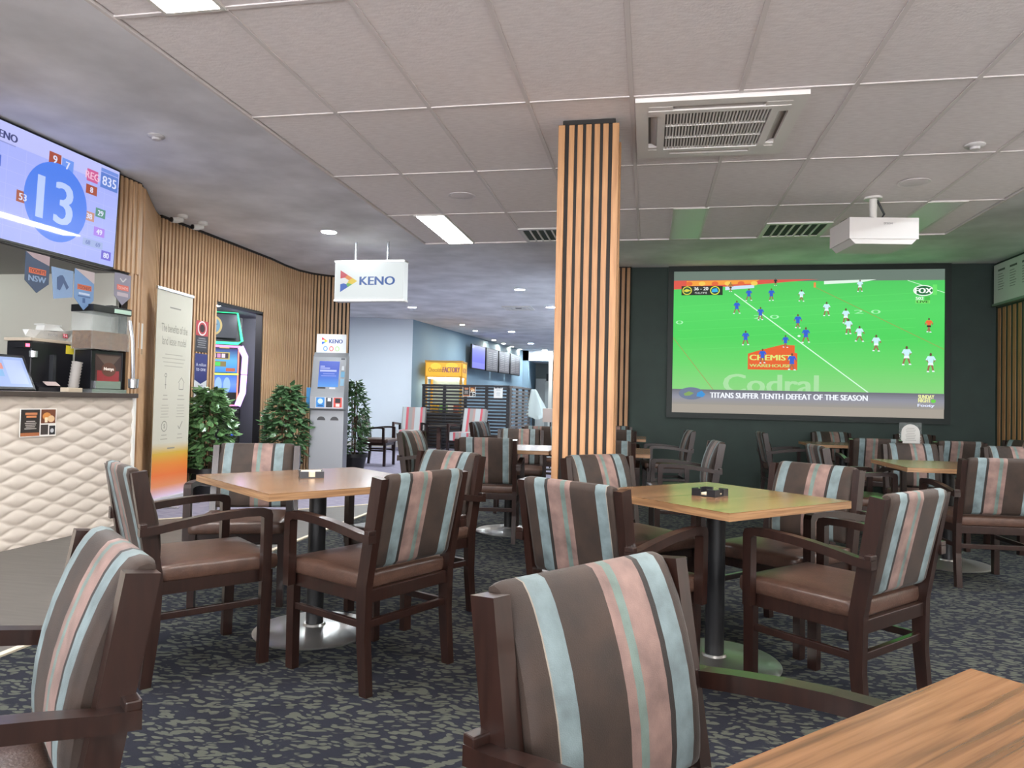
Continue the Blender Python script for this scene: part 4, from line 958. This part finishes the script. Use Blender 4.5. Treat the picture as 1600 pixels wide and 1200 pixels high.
MB().tube([(.15,-.12,.64), (.17,-.14,.45), (.21,-.12,.12)], .014).build('scoop_handle', CHROME, n, True); MB().lathe([(.02,.04), (.04,.05), (.045,.13), (.04,.13), (.035,.06), (0,.05)], cx=.235, cy=-.1, n=16).build('scoop', CHROME, n, True)
# coffee grinder block and toy boat
t = thing('coffee_machine', 'black boxy machine on the bar under the toy boat', 'machine', (-4.90, 5.08, 1.15), R(88))
MB().box(-.17, .24, -.1, .14, 0, .40, bev=.01).build('body', BLACKPL, t); MB().box(-.19, .26, -.11, .15, .40, .425, bev=.004).build('lid', mat('machine_cream_top', 'b8aa98', .5), t)
MB().lathe([(0,.27), (.03,.27), (.03,.32), (0,.32)], cx=-.16, cy=-.11, n=14).build('knob', CHROME, t, True); MB().box(.16, .24, -.103, -.1005, .32, .39).build('yellow_tag', mat('yellow_tag', 'd9c53e', .5), t)
MB().box(.0, .03, -.14, -.1, .05, .3).build('spout', DARKPL, t); MB().box(-.24, -.17, -.1, .02, .34, .385).build('red_display_housing', BLACKPL, t); MB().box(-.225, -.19, -.103, -.1005, .35, .375).build('red_display', emit('red_display', (1, .08, .15), 4), t)
bo = thing('toy_boat', 'white toy rescue boat on top of the black bar machine', 'toy boat', (-4.88, 5.14, 1.575), R(84))
BW_ = mat('boat_white', 'd9d9d6', .4)
hull = MB(); prof = [(-.2,.035,.02), (-.12,.06,.005), (.0,.07,0), (.1,.06,0), (.17,.04,.01), (.23,.003,.075)]
top = [[hull.bm.verts.new((x, s*max(w, .003), .07+.03*max(0, x)/.2)) for x, w, zb in prof] for s in (1, -1)]; bot = [hull.bm.verts.new((x, 0, zb)) for x, w, zb in prof]
for i in range(len(prof)-1):
    hull.bm.faces.new((top[0][i], top[0][i+1], bot[i+1], bot[i])); hull.bm.faces.new((top[1][i], bot[i], bot[i+1], top[1][i+1])); hull.bm.faces.new((top[0][i], top[1][i], top[1][i+1], top[0][i+1]))
hull.bm.faces.new((top[0][0], bot[0], top[1][0]))
hull.build('hull', BW_, bo); MB().prism([(-.08,.072), (.11,.085), (.06,.12), (-.07,.12)], 'y', -.045, .045).build('cabin', BW_, bo); MB().box(-.09, .08, -.05, .05, .12, .128).build('roof', BW_, bo)
c = Canvas(); c.text('RESCUE', -.06, .03, .018, '7d7e84', 1); c.rect(.075, .025, .12, .06, 'b9384a', 1); c.text('54', .08, .03, .025, 'f0e8e8', 2, w=.035)
c.build('lettering', PRINT, (0, -.072, 0), (1,0,0), (0,0,1), bo)
# stack of cups, card reader, box
t = thing('cup_stack', 'leaning stack of grey paper cups on the bar', 'cups', (-4.62, 5.13, 1.15))
o = MB(); 
for k in range(10): o.lathe([(.03,.024*k), (.04,.024*k+.03), (.043,.024*k+.034), (.038,.024*k+.034)], n=18)
o.build('cups', mat('paper_cup', 'a8a29d', .7), t, True).rotation_euler = (-.16, .0, 0)
tag(MB().box(-.07, .07, -.04, .04, 0, .035, bev=.004).build('card_box', mat('card_box_beige', 'b7a893', .7), None, False, (-4.53, 5.02, 1.15), R(90)), 'small beige box on the bar beside the cups', 'box')
t = thing('card_reader', 'small dark card reader with a lit screen on the bar', 'card reader', (-4.66, 4.93, 1.15), R(70))
MB().prism([(-.04,0), (.05,0), (.05,.07), (-.04,.03)], 'x', -.09, .09).build('body', BLACKPL, t); MB().box(-.03, .07, -.035, .04, .062, .064, rot=Matrix.Rotation(.42, 3, 'X'), piv=(0,0,.05)).build('reader_screen', mat('reader_screen', 'c9b5b0', .3), t)
t = thing('shelf_box', 'pale green box on the glass shelf behind the bar, left one', 'box', (-6.2, 4.75+1.0, 1.345)); bpy.data.objects.remove(t)
for y, w, lab in ((5.18, .22, 'pale green box on the glass shelf behind the bar, right one'), (4.25, .24, 'pale green box on the glass shelf behind the bar, left one')):
    tb = thing('shelf_box', lab, 'box', (-6.2, y, 1.345), 0, 'boxes on the bar shelf')
    MB().box(-.1, .1, -w/2, w/2, 0, .17, bev=.006).build('carton', mat('pale_green_box', 'a9bdb0', .6), tb); MB().box(-.102, .102, -w/2-.002, w/2+.002, .13, .175).build('lid', mat('pale_box_lid', 'b9c9bf', .6), tb)
# pennants on a line
def pennant(y, z, w, h, draw, label, notch, col, swing):
    t = thing('pennant', label, 'pennant', (-4.60, y, z), R(90)+swing, 'promotional pennants over the bar')
    pts = [(-w/2,0), (w/2,0), (w/2,-h*.72), (0,-h), (-w/2,-h*.72)] if notch else [(-w/2,0), (w/2,0), (w/2,-h*.85), (-w/2*.7,-h)]
    MB().prism(pts, 'y', -.002, .002).build('cloth', mat('pennant_'+col, col, .6), t)
    c = Canvas(); draw(c, w, h); c.build('print', PRINT, (0, -.0025, 0), (1,0,0), (0,0,1), t, .0006)
def dp1(c, w, h): c.rect(-.36*w, -.52*h, .36*w, -.38*h, 'c8603c', 1); c.text('TOOHEYS', -.32*w, -.495*h, .09*h, '3a2a30', 2, w=.64*w, bold=.001); c.text('NSW', -.36*w, -.72*h, .15*h, '7f94b0', 2, w=.72*w, bold=.003); c.poly([(-.5*w,0), (.5*w,0), (.5*w,-.25*h), (-.2*w,-.12*h)], 'a58f92', 1)
def dp2(c, w, h): c.disc(-.05*w, -.35*h, .16*w, .14*h, '4f6488', 1); c.poly([(-.25*w,-.3*h), (0,-.2*h), (.3*w,-.55*h), (.2*w,-.65*h), (.05*w,-.45*h), (-.1*w,-.7*h), (-.22*w,-.68*h)], '40547a', 2)
def dp3(c, w, h): c.rect(-.36*w, -.5*h, .36*w, -.37*h, 'c8603c', 1); c.text('TOOHEYS', -.32*w, -.48*h, .08*h, '3a2a30', 2, w=.64*w); c.rect(-.28*w, -.62*h, .28*w, -.57*h, 'b8c4d8', 2); c.rect(-.32*w, -.68*h, .32*w, -.645*h, '4a648e', 2); c.rect(-.08*w, -.82*h, .06*w, -.7*h, '3d5c8a', 1); c.poly([(-.5*w,0), (.5*w,0), (.5*w,-.3*h)], 'b8a8a8', 1)
def dp4(c, w, h): c.rect(-.36*w, -.53*h, .36*w, -.36*h, 'd8685a', 1); c.text('TOOHEYS', -.32*w, -.5*h, .09*h, 'f0c8bc', 2, w=.64*w); c.rect(-.34*w, -.72*h, .34*w, -.60*h, 'b8a8b0', 2); c.line(-.18*w, -.16*h, 0, -.26*h, .012, 'c9c4c8', 1); c.line(0, -.26*h, .2*w, -.13*h, .012, 'c9c4c8', 1)
pennant(4.72, 2.20, .22, .30, dp1, 'dark pennant with an orange band, leftmost over the bar', True, '3d4a60', .0)
pennant(4.96, 2.13, .22, .25, dp2, 'pale blue pennant with a player figure over the bar', False, '7f97b8', .0)
pennant(5.19, 2.16, .21, .33, dp3, 'blue pennant with an orange band, third over the bar', True, '6f8fb8', .0)
pennant(5.63, 2.21, .20, .28, dp4, 'greyish pink pennant nearest the slats over the bar', True, '8a8493', .0)
tag(MB().tube([(-4.60,4.2,2.225), (-4.60,4.9,2.20), (-4.60,5.3,2.19), (-4.60,5.72,2.225)], .004, 6).build('bunting_cord', DARKPL), 'thin dark cord holding the pennants above the bar', 'cord')

# ================================================================== FAR AREA
def armchair(x, y, rz, label):
    t = thing('lounge_armchair', label, 'armchair', (x, y, .006), rz, 'red striped lounge armchairs')
    MB().box(-.27, .27, -.30, .32, .28, .46).bevel(.04, 3).build('seat', ARMFAB, t, True)
    o = MB().box(-.27, .27, -.08, .06, 0, .58).bevel(.04, 3).build('backrest', ARMFAB, t, True); o.location = (0, -.27, .40); o.rotation_euler.x = .2
    for s in (-1, 1):
        a, b_ = sorted((s*.30, s*.345))
        MB().prism([(-.33,0), (-.28,0), (-.28,.56), (.25,.60), (.26,0), (.31,0), (.31,.645), (-.33,.60)], 'x', a, b_).build('arm', WOOD, t)
    MB().box(-.30, .30, .25, .29, .22, .28).build('front_rail', WOOD, t); MB().box(-.30, .30, -.31, -.27, .22, .28).build('rear_rail', WOOD, t)
armchair(-5.30, 15.75, R(185), 'lounge armchair with red stripes in front of the white wall'); armchair(-3.90, 15.5, R(165), 'lounge armchair with red stripes in front of the slatted screen')
t = thing('side_table', 'small dark round-topped side table between the lounge armchairs', 'side table', (-4.62, 15.75, .006))
MB().lathe([(0,.55), (.24,.55), (.25,.56), (.25,.58), (0,.58)], n=28).build('tabletop', mat('dark_table', '2a2320', .35), t, True); MB().box(-.04, .04, -.04, .04, .03, .55).build('leg', mat('dark_table_leg', '4a2f25', .45), t); MB().lathe([(0,0), (.2,0), (.19,.03), (0,.03)], n=24).build('base', mat('dark_table', '2a2320', .35), t, True)
# slatted room divider: two faces
def divider(name, label, a, b, h, pitch, m, post):
    a, b = Vector((*a, 0)), Vector((*b, 0)); L = (b-a).length; t = thing(name, label, 'screen', (*a[:2], .006), math.atan2(b.y-a.y, b.x-a.x))
    sl = MB().box(0, L, -.012, .012, 0, .048, bev=.003).mesh('slat', m)
    n_ = int(h/pitch)
    for k in range(n_): link('slat', sl, t, (0, 0, .02+k*pitch))
    for k in range(post+1): MB().box(L*k/post-.035, L*k/post+.035, .012, .07, 0, h).build('post', m, t)
    MB().box(-.03, L+.03, -.03, .075, h-.02, h+.03).build('top_rail', m, t); return t
DK = mat('divider_black', '1f1d20', .5); DV = mat('divider_grey', '6b6460', .55)
divider('slatted_screen', 'black horizontal-slat room divider in front of the yellow machine', (-5.25, 16.5), (-3.20, 16.5), 1.5, .078, DK, 4)
divider('slatted_screen', 'greyer side of the slatted divider running back beside the pillar', (-3.12, 16.62), (-3.10, 19.2), 1.5, .085, DV, 3)
def far_sheet(label, x, z, w, h, kind):
    if kind == 0: poster_small('poster', label, (x, 16.483, z), (1,0,0), (0,0,1), w, h); return
    t = thing('poster', label, 'poster', (x, 16.483, z)); MB().box(0, w, 0, .003, 0, h).build('sheet', WHITEPL, t)
    c = Canvas(); c.text('BISTRO', w/2, .74*h, .12*h, '3a3f48', 1, w=.75*w, align='c', bold=.004); c.lines(w/2, .64*h, .6*w, 2, .06*h, .02*h, '8a8f98', 1); c.lines(w/2, .42*h, .5*w, 5, .06*h, .02*h, '9a9fa8', 1); c.build('print', PRINT, (0, -.0008, 0), (1,0,0), (0,0,1), t)
far_sheet('small food poster on the black slatted divider', -4.28, 1.26, .31, .24, 0); far_sheet('white notice sheet at the right end of the black slatted divider', -3.53, 1.24, .21, .30, 1)
# chocolate prize machine
y = thing('prize_machine', 'yellow glowing prize machine behind the black slatted divider', 'arcade machine', (-4.98, 17.5, .006), R(6))
YE = emit('machine_yellow', 'e8a824', .75); YF = mat('machine_gold', 'c78f2c', .4)
MB().box(-.46, .46, -.4, .4, 0, .85).build('base_cabinet', mat('machine_base', '3c2b20', .5), y)
for sx in (-1, 1):
    for sy in (-1, 1): MB().box(sx*.43-.03, sx*.43+.03, sy*.37-.03, sy*.37+.03, .85, 2.05).build('corner_post', YF, y)
MB().box(-.46, .46, -.4, .4, 1.72, 2.1).build('header', YE, y); MB().box(-.47, .47, -.41, .41, 2.08, 2.13).build('roof', YF, y)
MB().box(-.4, .4, -.34, .34, 1.69, 1.715).build('lamp', emit('machine_lamp', (1, .93, .75), 6), y)
MB().box(-.40, .40, .36, .37, .85, 1.70).build('back_mirror', mat('machine_mirror', 'b9c4b8', .15, metal=.6), y)
for x, col in ((-.25, 'd9a520'), (-.05, '7fae5a'), (.15, 'e0d8c0'), (.28, 'b85a3a')): MB().box(x-.08, x+.08, -.1, .1, .85, 1.05, bev=.02).build('prize_box', mat('prize_'+col, col, .5), y)
c = Canvas(); c.rect(-.44, .02, .44, .36, 'f0b428', 0); c.disc(-.2, .26, .13, .08, 'f8d040', 1); c.disc(.2, .28, .15, .07, 'f8d040', 1)
c.text('Chocolate', -.38, .12, .10, '6a3a1c', 2, w=.36); c.text('FACTORY', -.02, .11, .13, '8a4a5a', 3, w=.42, bold=.007)
c.build('header_print', attr_mat('machine_header', .9, .4), (0, -.401, 1.73), (1,0,0), (0,0,1), y, .001)
c = Canvas(); c.rect(-.38, .02, .38, .36, 'f0b428', 0); c.disc(-.1, .26, .15, .08, 'f8d040', 1); c.text('FACTORY', -.3, .11, .12, '8a4a5a', 2, w=.6, bold=.006)
c.build('side_print', attr_mat('machine_header', .9, .4), (.461, 0, 1.73), (0,1,0), (0,0,1), y, .001)
# menu screens along the blue wall
for k, (y0, y1) in enumerate(((20.3, 21.5), (21.6, 22.8), (22.9, 24.1), (24.2, 25.4))):
    xw = lambda yy: -5.62+(yy-16.7)*(1.0/9.9)
    a = Vector((xw(y0)+.24, y0, 2.1)); b2 = Vector((xw(y1)+.24, y1, 2.1)); u = (b2-a)
    t = thing('menu_screen', ['bright blue menu screen, nearest on the far blue wall', 'grey menu screen, second from the near end on the blue wall', 'grey menu screen, third from the near end on the blue wall', 'grey menu screen, farthest on the blue wall'][k], 'menu screen', a, math.atan2(u.y, u.x), 'overhead menu screens')
    L = u.length; MB().box(0, L, .005, .06, 0, .72).build('casing', BLACKPL, t); MB().box(L*.3, L*.7, .06, .20, .25, .5).build('bracket', BLACKMETAL, t)
    c = Canvas(); c.rect(.03, .03, L-.03, .69, '6f72f0' if k == 0 else '6a6a74', 0)
    if k: c.lines(L*.3, .58, L*.4, 9, .06, .015, 'b9b9c0', 1); c.lines(L*.72, .58, L*.35, 9, .06, .015, 'b9b9c0', 1)
    else: c.rect(.03, .03, L-.03, .2, '8a8cf4', 1)
    c.build('menu_picture', LCDM, (0, .004, 0), (1,0,0), (0,0,1), t, .001)
# draped white cloth on a stand at the end of the divider, table lamp, far servery
t = thing('draped_cloth', 'white cloth hanging at the far end of the grey divider', 'cloth', (-2.98, 18.95, .006))
bm_ = MB(); rows = []
for i in range(15):
    f = i/14; row = []
    for k in range(18):
        a = k/18*2*math.pi; r = (.05+.24*f**.8)*(1+.22*math.sin(5*a+2*f)); row.append(bm_.bm.verts.new((r*math.cos(a)+.12*f, r*math.sin(a)*.5, 1.5-.75*f-.05*math.sin(3*a)*f)))
    rows.append(row)
for a_, b_ in zip(rows, rows[1:]):
    for k in range(18): bm_.bm.faces.new((a_[k], a_[(k+1) % 18], b_[(k+1) % 18], b_[k]))
bm_.bm.faces.new(rows[0][::-1]); bm_.build('cloth', mat('white_cloth', 'c9d4d2', .8), t, True); MB().lathe([(0,0), (.16,0), (.15,.03), (.02,.03), (.02,1.45), (0,1.45)], n=16).build('stand', BLACKMETAL, t, True)
t = thing('table_lamp', 'pale square lamp shade standing beside the pillar in the distance', 'lamp', (-1.63, 12.3, .006))
MB().box(-.12, .12, -.12, .12, .82, 1.05).build('shade', mat('lamp_shade', 'd8c8bd', .8), t); MB().lathe([(0,0), (.14,0), (.13,.03), (.012,.03), (.012,.82), (0,.82)], n=20).build('stand', BLACKMETAL, t, True)
sv = thing('servery', 'far servery opening with pale door and grey fridge', 'servery', (0, 0, .006))
MB().box(-4.35, -3.95, 28.2, 28.35, 0, 2.1).build('white_door', mat('far_door', 'c5cac9', .6), sv); MB().box(-3.9, -3.0, 27.6, 28.3, 0, 2.0).build('fridge', mat('far_fridge', '8f9696', .4), sv); MB().box(-3.95, -3.35, 28.3, 28.39, 1.6, 2.3).build('dark_hatch', mat('far_dark', '3a3e40', .7), sv)
MB().box(-3.0, -2.6, 27.0, 27.2, 0, 2.72).build('curtain', mat('far_curtain', '97a093', .8), sv); MB().box(-3.62, -3.48, 26.55, 26.65, 0, CZ-.0).build('white_post', mat('far_post', 'd8d8d0', .6), sv)
# board on the right-hand wall
t = thing('wall_list_board', 'pale list board high on the right wall above the slats', 'board', (4.41, 10.22, 2.55))
MB().box(-.06, .0, -1.9, 0, 0, .5, bev=.008).build('panel', mat('list_board', 'c2c8c2', .5), t); MB().box(-.075, .0, -1.92, .01, -.03, .0).build('bottom_rail', mat('list_rail', '6f8374', .5), t)
c = Canvas(); 
for k in range(6): c.rect(.12+.3*k, .40, .30+.3*k, .425, '4a4f4c', 1); c.lines(.12+.3*k, .355, .17, 7, .032, .010, '7d827f', 1, align='l')
c.build('print', PRINT, (-.0605, 0, 0), (0,-1,0), (0,0,1), t)
